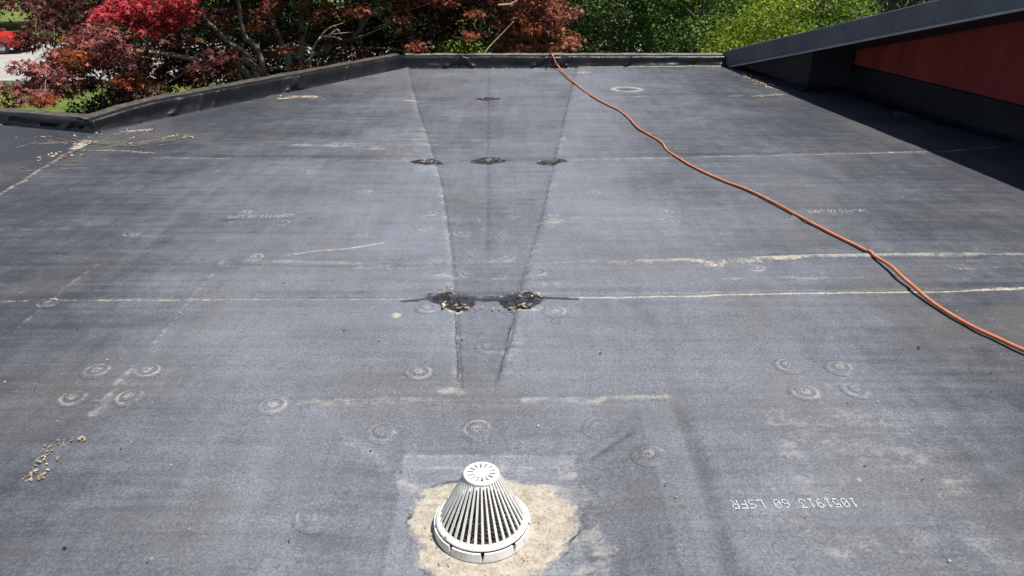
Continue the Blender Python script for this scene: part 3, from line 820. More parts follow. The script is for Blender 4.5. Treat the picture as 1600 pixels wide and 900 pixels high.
parapet(PAR_LEFT[0], PAR_LEFT[1], [(0, .118), (.3, .150), (.75, .185), (4.9, .175)], 'long slanting parapet wall in black rubber below the red maple', M['coping'], 3, 0.0, 0.0, T=0.20,
        folds=[(0.9, .05, .02, .2), (1.25, .02, .015, .1), (1.45, .02, .015, .12), (2.55, .03, .04, .25), (2.75, .09, .03, -.1), (3.6, .02, .02, .1)])
parapet(PAR_FAR[0], PAR_FAR[1], [(0, .160), (4.9, .145)], 'far parapet wall in wrinkled black rubber where the orange hose crosses', M['coping_grey'], 8, 0.02, 0.1,
        folds=[(0.6, .04, .03, .25), (1.0, .03, .03, -.15), (1.9, .03, .03, .2), (2.25, .05, .03, .2), (2.4, .02, .03, -.2), (3.3, .03, .02, .1)])
parapet(PAR_EDGE[0], PAR_EDGE[1], [(0, .07), (5.5, .112)], 'low parapet wall at the far left edge, beside the lawn', M['coping'], 12, 0.0, 0.02, T=0.20,
        folds=[(4.5, .05, .02, .1), (5.3, .03, .02, .1)])

boot = bpy.data.objects.get('parapet_wall')
mb = MB()
mb.lathe([(.060, -.006), (.046, .006), (.036, .030), (.031, .06), (.029, .095), (.024, .118), (.010, .128), (0, .129)], 20, .012, .022)
mb.build('corner_boot', M['rubber'], boot, True)

# ------------------------------------------------------------------ neighbouring red building under its sloping roof
bld = empty('red_building', (wall_x(5), 5, 0))
tag(bld, 'red walled building with sloping grey fascia, right of the flat roof', 'building')
B0 = Vector((wall_x(5), 5, 0))
def R(p): return tuple(Vector(p) - B0)
YA, YB = -4.0, 9.74
# siding panels between flashing and soffit
edges = [9.735, 8.95, 7.73, 6.51, 5.29, 4.07, 2.85, 1.63, 0.41, -0.81, -2.03, -3.25, -4.0]
for i, (ya, yb) in enumerate(zip(edges[:-1], edges[1:])):
    ya -= 0.0012; yb += 0.0012
    m = MB()
    t = 0.016
    m.hexa([R((wall_x(yb), yb, .31)), R((wall_x(yb) + t, yb, .31)), R((wall_x(ya) + t, ya, .31)), R((wall_x(ya), ya, .31)),
            R((wall_x(yb), yb, rake_z(yb) + .06)), R((wall_x(yb) + t, yb, rake_z(yb) + .06)), R((wall_x(ya) + t, ya, rake_z(ya) + .06)), R((wall_x(ya), ya, rake_z(ya) + .06))])
    m.build('siding_panel', M['red'], bld, bevel=0.0012)
m = MB()                                        # body behind the panels
m.hexa([R((wall_x(YA) + .03, YA, -3.6)), R((13, YA, -3.6)), R((13, 11.7, -3.6)), R((wall_x(11.7) + .03, 11.7, -3.6)),
        R((wall_x(YA) + .03, YA, rake_z(YA) + .05)), R((13, YA, rake_z(YA) + .05)), R((13, 11.7, rake_z(11.7) + .05)), R((wall_x(11.7) + .03, 11.7, rake_z(11.7) + .05))])
m.build('wall', M['red'], bld)
# membrane turned up the red wall
ys = np.arange(YB - 0.01, YA, -0.05)
prof = [(-0.20, 0.002), (-0.10, 0.010), (-0.055, 0.045), (-0.03, 0.10), (-0.022, 0.20), (-0.020, 0.29), (-0.020, 0.325), (0.0, 0.332)]
V = []
for j, (d, z) in enumerate(prof):
    w = (fbm(ys * 2, ys * 0 + j * .4, 3, 90) - 0.5) * 0.03 * (1 if 2 < j < 6 else 0.2)
    V.append(np.stack([wall_x(ys) + d + w - B0.x, ys - B0.y, z + w * 0.2], -1))
nn = len(ys)
q = [(j * nn + i, j * nn + i + 1, (j + 1) * nn + i + 1, (j + 1) * nn + i) for j in range(len(prof) - 1) for i in range(nn - 1)]
link(bpy.data.objects.new('base_flashing', mesh_np('base_flashing', np.concatenate(V), q, [4] * len(q), M['rubber_dark'], True)), bld)
m = MB()
for i in range(len(ys) - 1):
    pass
m.hexa([R((wall_x(YA) - .032, YA, .283)), R((wall_x(YA) - .018, YA, .283)), R((wall_x(YB) - .018, YB, .283)), R((wall_x(YB) - .032, YB, .283)),
        R((wall_x(YA) - .032, YA, .322)), R((wall_x(YA) - .018, YA, .322)), R((wall_x(YB) - .018, YB, .322)), R((wall_x(YB) - .032, YB, .322))])
m.build('termination_bar', M['rubber'], bld)
# boxed-in end of the overhang, wrapped in rubber
def boxed_x(y): return fascia_x(y) + 0.055
m = MB()
y0, y1 = 9.74, 11.80
m.hexa([R((boxed_x(y0), y0, -.05)), R((wall_x(y0) + .04, y0, -.05)), R((wall_x(y1) + .04, y1, -.05)), R((boxed_x(y1), y1, -.05)),
        R((boxed_x(y0) + .004, y0 + .004, rake_z(y0) + .02)), R((wall_x(y0) + .04, y0 + .004, rake_z(y0) + .02)), R((wall_x(y1) + .04, y1, rake_z(y1) + .03)), R((boxed_x(y1), y1, rake_z(y1) + .03))])
m.build('boxed_end', M['rubber_dark'], bld, bevel=0.012)
m = MB()                                        # rubber cant along its foot
m.add([R((boxed_x(y0) - .10, y0, .002)), R((boxed_x(y0) + .002, y0, .055)), R((boxed_x(y1) + .002, y1, .055)), R((boxed_x(y1) - .10, y1, .002)),
       R((boxed_x(y0) + .002, y0 - .10, .002)), R((wall_x(y0), y0 - .10, .002)), R((wall_x(y0), y0, .055)), R((boxed_x(y0) - .10, y0 - .10, .002))],
      [(0, 1, 2, 3), (1, 4, 5, 6), (7, 4, 1, 0)])
m.build('cant_strip', M['rubber'], bld)
# soffit boards, fascia pieces, drip edge, roof covering
for i in range(9):
    f0, f1 = i / 9 + .004, (i + 1) / 9 - .004
    m = MB()
    def sx(y, f): return fascia_x(y) + 0.02 + (wall_x(y) + 0.02 - fascia_x(y) - 0.02) * f
    ya, yb = YA, 9.8
    m.hexa([R((sx(ya, f0), ya, rake_z(ya) + .015)), R((sx(ya, f1), ya, rake_z(ya) + .015)), R((sx(yb, f1), yb, rake_z(yb) + .015)), R((sx(yb, f0), yb, rake_z(yb) + .015)),
            R((sx(ya, f0), ya, rake_z(ya) + .035)), R((sx(ya, f1), ya, rake_z(ya) + .035)), R((sx(yb, f1), yb, rake_z(yb) + .035)), R((sx(yb, f0), yb, rake_z(yb) + .035))])
    m.build('soffit_board', M['soffit'], bld)
joints = [11.92, 10.15, 8.10, 5.05, 2.0, -1.05, -4.0]
for i, (ya, yb) in enumerate(zip(joints[:-1], joints[1:])):
    m = MB()
    o1 = 0.0 if i % 2 else 0.0025
    yb2 = yb - (0.03 if i < len(joints) - 2 else 0)
    rows = []
    for y in np.linspace(ya, yb2, 14):
        wv = 0.0035 * math.sin(y * 2.1) + 0.002 * math.sin(y * 5.7 + 1)
        x = fascia_x(y) - o1 + wv; z = rake_z(y)
        rows.append([R((x + .018, y, z + .002)), R((x - .010, y, z - .004)), R((x - .010, y, z + .010)), R((x, y, z + .016)), R((x + .003, y, z + .13)), R((x, y, z + .243)), R((x + .006, y, z + .252)), R((x + .07, y, z + .256)), R((x + .07, y, z + .236)), R((x + .018, y, z + .236))])
    k = len(rows[0])
    m.add([p for r in rows for p in r], [(a * k + j, (a + 1) * k + j, (a + 1) * k + (j + 1) % k, a * k + (j + 1) % k) for a in range(len(rows) - 1) for j in range(k)]
          + [tuple(range(k)), tuple((len(rows) - 1) * k + j for j in reversed(range(k)))])
    fo = m.build('fascia_panel', M['fascia'], bld)
    d = MB()
    rr = []
    for y in np.linspace(ya, yb2, 14):
        wv = 0.0035 * math.sin(y * 2.1) + 0.002 * math.sin(y * 5.7 + 1)
        x = fascia_x(y) - o1 + wv; z = rake_z(y)
        rr.append([R((x - .0135, y, z - .012)), R((x - .0115, y, z - .012)), R((x - .0115, y, z + .012)), R((x - .0135, y, z + .012))])
    d.add([p for r in rr for p in r], [(a * 4 + j, (a + 1) * 4 + j, (a + 1) * 4 + (j + 1) % 4, a * 4 + (j + 1) % 4) for a in range(len(rr) - 1) for j in range(4)])
    d.build('drip_edge', M['drip'], fo)
    for t in (.12, .5, .9):
        y = ya + (yb2 - ya) * t
        sc_ = MB(); sc_.lathe([(0, .005), (.007, .004), (.010, .0)], 10); so = sc_.build('screw', M['soffit'], fo)
        so.location = R((fascia_x(y) - .004, y, rake_z(y) + .05 + .14 * (t == .5))); so.rotation_euler = (0, -math.pi / 2, 0)
m = MB()
ya, yb = YA, 11.92
m.hexa([R((fascia_x(ya) + .022, ya, rake_z(ya) + .06)), R((13.2, ya, rake_z(ya) + .06)), R((13.2, yb, rake_z(yb) + .06)), R((fascia_x(yb) + .022, yb, rake_z(yb) + .06)),
        R((fascia_x(ya) + .022, ya, rake_z(ya) + .248)), R((13.2, ya, rake_z(ya) + .248)), R((13.2, yb, rake_z(yb) + .248)), R((fascia_x(yb) + .022, yb, rake_z(yb) + .248))])
m.build('roof_covering', M['shingle'], bld)

# ------------------------------------------------------------------ roof drain with its white strainer
drain = empty('roof_drain', (DR[0], DR[1], -0.044))
drain.scale = (.975, .975, .985)
tag(drain, 'white plastic cone strainer over the roof drain in its tan silt pan', 'roof drain')
m = MB()
m.lathe([(0.0, .010), (.10, .012), (.128, .017), (.150, .016), (.156, .0)], 48)
m.build('dark_bowl_disc', M['drain_dark'], drain, True)  # raised near-black disc, coloured to read as the shaded depth below
# skirt ring of separate plates with V gaps
NP = 9
for i in range(NP):
    a0 = 2 * math.pi * i / NP - math.pi / 2 + 0.04; a1 = 2 * math.pi * (i + 1) / NP - math.pi / 2 + 0.04
    K = 10
    vs = []
    for k in range(K + 1):
        for r, z, g in ((.1660, .004, .003), (.1645, .037, .040), (.1585, .037, .040), (.1595, .004, .003)):
            a = a0 + g + (a1 - a0 - 2 * g) * k / K
            vs.append((r * math.cos(a), r * math.sin(a), z))
    fs = [(k * 4 + j, (k + 1) * 4 + j, (k + 1) * 4 + (j + 1) % 4, k * 4 + (j + 1) % 4) for k in range(K) for j in range(4)]
    fs += [(0, 1, 2, 3), (K * 4 + 3, K * 4 + 2, K * 4 + 1, K * 4)]
    mm = MB(); mm.add(vs, fs); mm.build('skirt_plate', M['white'], drain)
m = MB()
m.lathe([(.139, .040), (.156, .040), (.1585, .043), (.157, .048), (.150, .052), (.144, .055), (.139, .055)], 72, closed=True)
ring = m.build('base_ring', M['white'], drain, True)
for a in (-2.42, -0.72, 0.9, 2.5):
    mm = MB(); mm.lathe([(0.0, .0585), (.0045, .058), (.006, .055), (.006, .048)], 14, .1505 * math.cos(a), .1505 * math.sin(a)); mm.build('screw', M['white'], ring, True)
NR = 36
HT = 0.232
mm = MB()
for (r0, w0, t0, z0), (r1, w1, t1, z1) in [((.1470, .0050, .005, .049), (.058, .0029, .005, HT - .006))]:
    mm.add([(r0 - t0, -w0, z0), (r0, -w0 * .8, z0), (r0, w0 * .8, z0), (r0 - t0, w0, z0), (r1 - t1, -w1, z1), (r1, -w1 * .8, z1), (r1, w1 * .8, z1), (r1 - t1, w1, z1)],
           [(0, 1, 2, 3), (7, 6, 5, 4), (0, 4, 5, 1), (1, 5, 6, 2), (2, 6, 7, 3), (3, 7, 4, 0)])
rib0 = mm.build('rib', M['white'], drain)
rib0.rotation_euler = (0, 0, 0.05)
for i in range(1, NR):
    o = rib0.copy(); link(o, drain); o.rotation_euler = (0, 0, 0.05 + 2 * math.pi * i / NR)
mm = MB()                                        # cap: rim, spokes between the slots, hub
mm.lathe([(.047, HT - .010), (.0585, HT - .012), (.0605, HT - .006), (.0595, HT - .001), (.056, HT + .0015), (.047, HT + .0015)], 64, closed=True)
mm.lathe([(0, HT + .002), (.024, HT + .002), (.024, HT - .009), (0, HT - .009)], 40)
for i in range(14):
    a0 = 2 * math.pi * i / 14 + .1; w = .0125
    ca, sa = math.cos(a0), math.sin(a0)
    def pt(r, t, z): return (r * ca - t * sa, r * sa + t * ca, z)
    w0, w1 = .0024, .0070
    mm.hexa([pt(.022, -w0, HT - .008), pt(.050, -w1, HT - .008), pt(.050, w1, HT - .008), pt(.022, w0, HT - .008), pt(.022, -w0, HT + .001), pt(.050, -w1, HT + .001), pt(.050, w1, HT + .001), pt(.022, w0, HT + .001)])
mm.build('cap', M['white'], drain)

# ------------------------------------------------------------------ hose
hp = [(858, 70, .02, 12.35), ]
pts = [Vector((at(860, 84, .2)[0], 12.25, -0.6)), Vector((at(860, 84, .2)[0] - .01, 12.08, .05)), Vector((*at(862, 84.5, .205)[:2], .205))]
HOSE = [(868, 97, .10), (873, 104, .035), (881, 114, .012), (893, 125, .012), (905, 136, .012), (925, 150, .012), (948, 163, .012), (968, 173, .012), (984, 186, .012), (996, 199, .012), (1015, 211, .012), (1034, 223, .012),
        (1042, 235, .012), (1054, 243, .012), (1075, 256, .012), (1100, 269, .012), (1135, 284, .012), (1170, 297, .014), (1205, 314, .016), (1240, 333, .02), (1275, 352, .016), (1310, 370, .014), (1345, 387, .018),
        (1368, 401, .020), (1392, 416, .034), (1408, 431, .038), (1428, 448, .030), (1455, 471, .018), (1490, 494, .013), (1525, 513, .014), (1560, 529, .014), (1600, 547, .016), (1680, 578, .014), (1800, 640, .012)]
pts += [Vector(at(*q)) for q in HOSE]
pts += [Vector((2.9, 2.2, .012)), Vector((3.2, 1.2, .012)), Vector((2.9, 0.2, .012)), Vector((3.3, -1.0, .012))]
sm = catmull(pts, 7)
for p in sm:
    if p.z < .03 and p.y < 11.6: p.z = max(p.z, roof_z(p.x, p.y) + 0.0125)
mb = MB(); mb.tube(sm, 0.0102, 10)
tag(mb.build('hose', M['hose'], None, True), 'long orange hose snaking across the roof and over the far parapet', 'hose')

# ------------------------------------------------------------------ tar repairs
def tar_patch(px, rx, ry, h, label, seed, pinch=0.0, dry=0):
    c = at(*px); r = np.random.RandomState(seed)
    N, K = 56, 12
    V = [(0, 0, 0)]
    ph = r.uniform(0, 6, 6)
    rows = []
    for k in range(1, K + 1):
        t = k / K
        for i in range(N):
            a = 2 * math.pi * i / N
            e = 1 + .08 * math.sin(2 * a + ph[0]) + .06 * math.sin(3 * a + ph[1]) + .04 * math.sin(5 * a + ph[2]) + .03 * math.sin(9 * a + ph[3]) + .03 * math.sin(17 * a + ph[4])
            tail = abs(math.cos(a)) ** 6 * pinch
            V.append((rx * t * math.cos(a) * (e + tail), ry * t * math.sin(a) * e * (1 - .25 * min(1, tail)), 0))
    V = np.array(V)
    tt = np.concatenate([[0], np.repeat(np.arange(1, K + 1) / K, N)])
    z = np.array([roof_z(c[0] + x, c[1] + y) for x, y, _ in V])
    V[:, 2] = z + h * (1 - tt ** 2.2) * (0.1 + 1.5 * fbm(V[:, 0] * 34 + seed, V[:, 1] * 34, 4, seed)) + 0.004 * (1 - tt) - 0.004 * (tt > .97) + .003
    fs, sz = [], []
    for i in range(N): fs += [0, 1 + i, 1 + (i + 1) % N]; sz.append(3)
    for k in range(K - 1):
        for i in range(N):
            a, b = 1 + k * N + i, 1 + k * N + (i + 1) % N
            fs += [a, a + N, b + N, b]; sz.append(4)
    o = link(bpy.data.objects.new('tar_patch', mesh_np('tar_patch', V, fs, sz, M['tar'], True)))
    o.location = (c[0], c[1], 0)
    return tag(o, label, 'roof patch', 'tar patches on the membrane seams')
tar_patch((708, 469), .100, .112, .013, 'large black tar patch on the near seam, left of the pair', 2, .12)
tar_patch((815, 469), .098, .118, .013, 'large black tar patch on the near seam, right of the pair', 5, .12)
tar_patch((668, 253), .125, .100, .012, 'cracked tar patch on the middle seam, left of three', 7, .15)
tar_patch((763, 249), .130, .115, .016, 'cracked tar patch at the centre of the middle seam', 9, .2)
tar_patch((862, 252), .115, .100, .012, 'cracked tar patch on the middle seam, right of three', 11, .15)
tar_patch((762, 152.5), .12, .10, .014, 'small dark tar patch at the centre of the far seam', 13, .5)

# ------------------------------------------------------------------ litter on the roof (nobody could count it)
def litter(name, label, spots, seed, mat, size=(.006, .016)):
    r = random.Random(seed); m = MB()
    for (x, y, sx, sy, n, *zz) in spots:
        c = at(x, y)
        for _ in range(n):
            px, py = c[0] + r.gauss(0, sx), c[1] + r.gauss(0, sy)
            z = roof_z(px, py) + (zz[0] if zz else 0.0) + r.uniform(.003, .010)
            L, W, a = r.uniform(*size), 0, r.uniform(0, 6.28)
            W = L * r.uniform(.25, .7)
            u, w = Vector((math.cos(a), math.sin(a), r.uniform(-.35, .35))) * L, Vector((-math.sin(a), math.cos(a), r.uniform(-.4, .4))) * W
            p = Vector((px, py, z + .003))
            up = Vector((0, 0, L * r.uniform(.05, .18)))
            m.add([p - u, p - w * .9 - u * .2 + up * .4, p + u, p + w, p + up, p - up * .25], [(0, 1, 4), (1, 2, 4), (2, 3, 4), (3, 0, 4), (1, 0, 5), (2, 1, 5), (3, 2, 5), (0, 3, 5)])
    o = m.build(name, mat)
    o['kind'] = 'stuff'; o['label'] = label; o['category'] = 'litter'
    return o
litter('leaf_litter', 'yellow dry leaf bits lying near the left front of the roof',
       [(68, 722, .012, .03, 22), (78, 704, .012, .012, 12), (52, 742, .012, .018, 16), (68, 745, .010, .018, 18), (128, 688, .012, .008, 14), (105, 692, .03, .014, 12), (90, 720, .006, .006, 3)], 3, M['straw'], (.0035, .010))
litter('leaf_litter', 'dry debris caught in the tar patches and along the seams',
       [(712, 481, .05, .015, 26, .012), (700, 462, .02, .03, 8, .02), (806, 482, .05, .015, 22, .010), (818, 463, .06, .035, 14, .02), (842, 467, .01, .01, 3, .02),
        (672, 255, .06, .02, 16, .01), (768, 250, .05, .025, 16, .015), (862, 252, .05, .03, 12, .01), (762, 153, .1, .05, 10, .01), (645, 156, .12, .05, 20)], 5, M['straw'], (.005, .016))
litter('leaf_litter', 'dry leaves gathered along the foot of the parapets and boxed end',
       [(655, 103, .10, .05, 60), (465, 152, .15, .03, 50), (230, 204, .08, .03, 24), (130, 225, .06, .05, 24), (100, 245, .12, .14, 26), (60, 196, .3, .04, 24), (150, 216, .3, .1, 26), (285, 215, .1, .05, 20),
        (1130, 103, .08, .06, 60), (1165, 119, .05, .10, 40), (1185, 128, .04, .12, 50), (1205, 135, .05, .1, 30), (1200, 150, .12, .05, 14), (1435, 183, .2, .06, 12)], 7, M['straw'], (.008, .026))
litter('leaf_litter', 'grit and leaf bits lying on the tan silt round the drain strainer',
       [(680, 830, .02, .03, 10), (700, 870, .03, .01, 12), (820, 860, .03, .02, 12), (850, 810, .03, .03, 10), (650, 800, .03, .04, 10), (860, 850, .03, .03, 8), (780, 885, .05, .006, 10), (752, 815, .07, .06, 60, .035)], 29, M['straw'], (.002, .006))
def twigs(name, label, spots, seed):
    r = random.Random(seed); m = MB()
    for x, y, sx, sy, n in spots:
        c = at(x, y)
        for _ in range(n):
            px, py, a, L = c[0] + r.gauss(0, sx), c[1] + r.gauss(0, sy), r.gauss(0, .5), r.uniform(.03, .12)
            p = [Vector((px + math.cos(a) * L * t, py + math.sin(a) * L * t + .01 * math.sin(3 * t + L * 50), 0)) for t in (-1, 0, 1)]
            for q in p: q.z = roof_z(q.x, q.y) + .008
            m.tube(p, [.0035, .003, .0015], 5)
    o = m.build(name, M['bark']); o['kind'] = 'stuff'; o['label'] = label; o['category'] = 'litter'
twigs('twig_litter', 'thin dry twigs fallen along the parapets and the corner patch', [(110, 222, .3, .08, 16), (200, 226, .25, .08, 14), (280, 216, .12, .06, 10), (460, 152, .2, .04, 8), (660, 103, .12, .05, 8), (1180, 128, .06, .2, 10), (70, 262, .12, .15, 8)], 31)
def scatter_spots(n, seed):
    r = random.Random(seed)
    return [(r.uniform(0, 1600), r.choice([r.uniform(110, 300), r.uniform(200, 600), r.uniform(400, 890)]), .02, .02, 1) for _ in range(n)]
litter('debris_specks', 'pale specks of debris scattered over the whole roof', scatter_spots(120, 11), 13, M['kerb'], (.003, .0075))
litter('debris_specks', 'dark crumbs scattered over the whole roof', scatter_spots(110, 23) + [(812, 686, .002, .002, 2), (1437, 546, .003, .003, 2)], 17, M['tar'], (.004, .010))

# ------------------------------------------------------------------ ground beyond the building
G = -3.6
m = MB(); m.add([(-400, -150, G), (400, -150, G), (400, 600, G), (-400, 600, G)], [(0, 1, 2, 3)])
g = m.build('ground', M['lawn']); g['kind'] = 'structure'; g['label'] = 'mown lawn round the building'
m = MB(); m.add([(-120, 32.5, G + .02), (60, 31.0, G + .02), (60, 44, G + .02), (-120, 45, G + .02)], [(0, 1, 2, 3)])
g = m.build('road', M['asphalt']); g['kind'] = 'structure'; g['label'] = 'pale paved road beyond the lawn'
m = MB()
m.hexa([(-120, 32.35, G), (60, 30.85, G), (60, 31.0, G), (-120, 32.5, G), (-120, 32.35, G + .12), (60, 30.85, G + .12), (60, 31.0, G + .12), (-120, 32.5, G + .12)])
g = m.build('kerb', M['kerb']); g['kind'] = 'structure'

# red car across the road
def car(loc, rz):
    root = empty('parked_car', loc); root.rotation_euler = (0, 0, rz)
    tag(root, 'red car parked on the pale road beyond the maple', 'car')
    prof = [(-2.25, .35), (-2.3, .62), (-2.22, .92), (-1.95, 1.02), (1.0, .98), (1.9, .88), (2.25, .74), (2.3, .5), (2.2, .30)]
    W = .88
    m = MB(); n = len(prof)
    cols = []
    for y, k in ((-W, .97), (-W + .08, 1), (W - .08, 1), (W, .97)):
        cols.append([(x * k, y, .62 + (z - .62) * k) for x, z in prof])
    vs = [p for c in cols for p in c]
    fs = [tuple(range(n)), tuple(3 * n + i for i in reversed(range(n)))]
    for j in range(3):
        for i in range(n):
            a, b = j * n + i, j * n + (i + 1) % n
            fs.append((a, a + n, b + n, b))
    m.add(vs, fs); body = m.build('body', M['car_red'], root, bevel=.04)
    m = MB()
    lo = [(-2.0, 1.0), (1.05, .97)]; hi = [(-1.75, 1.46), (.25, 1.48)]
    m.hexa([(-2.0, -.8, 1.0), (1.05, -.8, .97), (1.05, .8, .97), (-2.0, .8, 1.0), (-1.72, -.62, 1.46), (.25, -.62, 1.47), (.25, .62, 1.47), (-1.72, .62, 1.46)])
    m.build('window', M['glass_dark'], root, bevel=.04)
    m = MB(); m.hexa([(-1.76, -.66, 1.455), (.30, -.66, 1.465), (.30, .66, 1.465), (-1.76, .66, 1.455), (-1.68, -.56, 1.52), (.18, -.56, 1.53), (.18, .56, 1.53), (-1.68, .56, 1.52)])
    m.build('car_roof', M['white'], root, bevel=.02)
    for x0, x1, zb, zt in ((-.5, -.42, .98, 1.47),):
        for s in (-1, 1):
            m = MB(); m.hexa([(x0, s * .815, zb), (x1, s * .815, zb), (x1, s * .78, zb), (x0, s * .78, zb), (x0, s * .645, zt), (x1, s * .645, zt), (x1, s * .6, zt), (x0, s * .6, zt)]); m.build('door_pillar', M['car_red'], root)
    for x in (-1.4, 1.4):
        for s in (-1, 1):
            m = MB(); m.lathe([(.19, -.1), (.30, -.1), (.34, -.06), (.34, .06), (.30, .1), (.19, .1)], 28, closed=True)
            w = m.build('wheel', M['tyre'], root, True); w.location = (x, s * .80, .34); w.rotation_euler = (math.pi / 2, 0, 0)
            m = MB(); m.lathe([(0, .06), (.05, .075), (.19, .085), (.2, 0), (.19, -.085), (.05, -.075), (0, -.06)], 24); m.build('rim', M['chrome'], w, True)
    for s in (-1, 1):
        m = MB(); m.box(2.22, 2.31, s * .62 - .16, s * .62 + .16, .60, .74); m.build('headlight', M['lamp'], root, bevel=.02)
        m = MB(); m.box(-2.31, -2.2, s * .66 - .12, s * .66 + .12, .66, .88); m.build('tail_light', M['car_red'], root, bevel=.02)
        m = MB(); m.box(.78, .95, s * .94 - .08, s * .94 + .08, .96, 1.08); m.build('mirror', M['car_red'], root, bevel=.02)
    m = MB(); m.box(2.24, 2.33, -.4, .4, .42, .58); m.build('grille', M['tyre'], root, bevel=.01)
    return root
cp = at(-28, 83, G)
car((cp[0], cp[1], G + .02), math.radians(8))

# ------------------------------------------------------------------ trees
def palmate():
    tips = [(-118, .55), (-62, .86), (0, 1.0), (62, .86), (118, .55)]
    v = [(0, 0)]
    ang = [t[0] for t in tips]
    notch = [-150] + [(ang[i] + ang[i + 1]) / 2 for i in range(4)] + [150]
    for i, a in enumerate(notch):
        r = .30 if 0 < i < 5 else .16
        v.append((r * math.cos(math.radians(a)), r * math.sin(math.radians(a))))
    for a, r in tips: v.append((r * math.cos(math.radians(a)), r * math.sin(math.radians(a))))
    f = [(0, 1 + i, 7 + i, 2 + i) for i in range(5)]
    return np.array(v), np.array(f)
PALM = palmate()
OVAL = (np.array([(0, 0), (.42, -.36), (1, 0), (.42, .36)]), np.array([(0, 1, 2, 3)]))
SLIM = (np.array([(0, 0), (.4, -.10), (1, 0), (.4, .10)]), np.array([(0, 1, 2, 3)]))

def leaf_mesh(name, P, D, Nn, size, cols, shape, mat, curl=.25):
    """P leaf bases, D direction, Nn normal (all n,3), size (n,), cols (n,3)"""
    tv, tf = shape
    D = D / (np.linalg.norm(D, axis=1, keepdims=True) + 1e-9)
    S = np.cross(Nn, D); S /= (np.linalg.norm(S, axis=1, keepdims=True) + 1e-9)
    U = np.cross(D, S)
    n, k = len(P), len(tv)
    r2 = (tv ** 2).sum(1)
    V = P[:, None, :] + size[:, None, None] * (tv[None, :, 0:1] * D[:, None, :] + tv[None, :, 1:2] * S[:, None, :] - curl * r2[None, :, None] * U[:, None, :])
    Fc = (tf[None] + (np.arange(n) * k)[:, None, None]).reshape(-1)
    C = np.repeat(np.concatenate([cols, np.ones((n, 1))], 1), k, axis=0)
    return mesh_np(name, V.reshape(-1, 3), Fc, np.full(n * len(tf), tf.shape[1]), mat, False, {'leaf_colour': C})

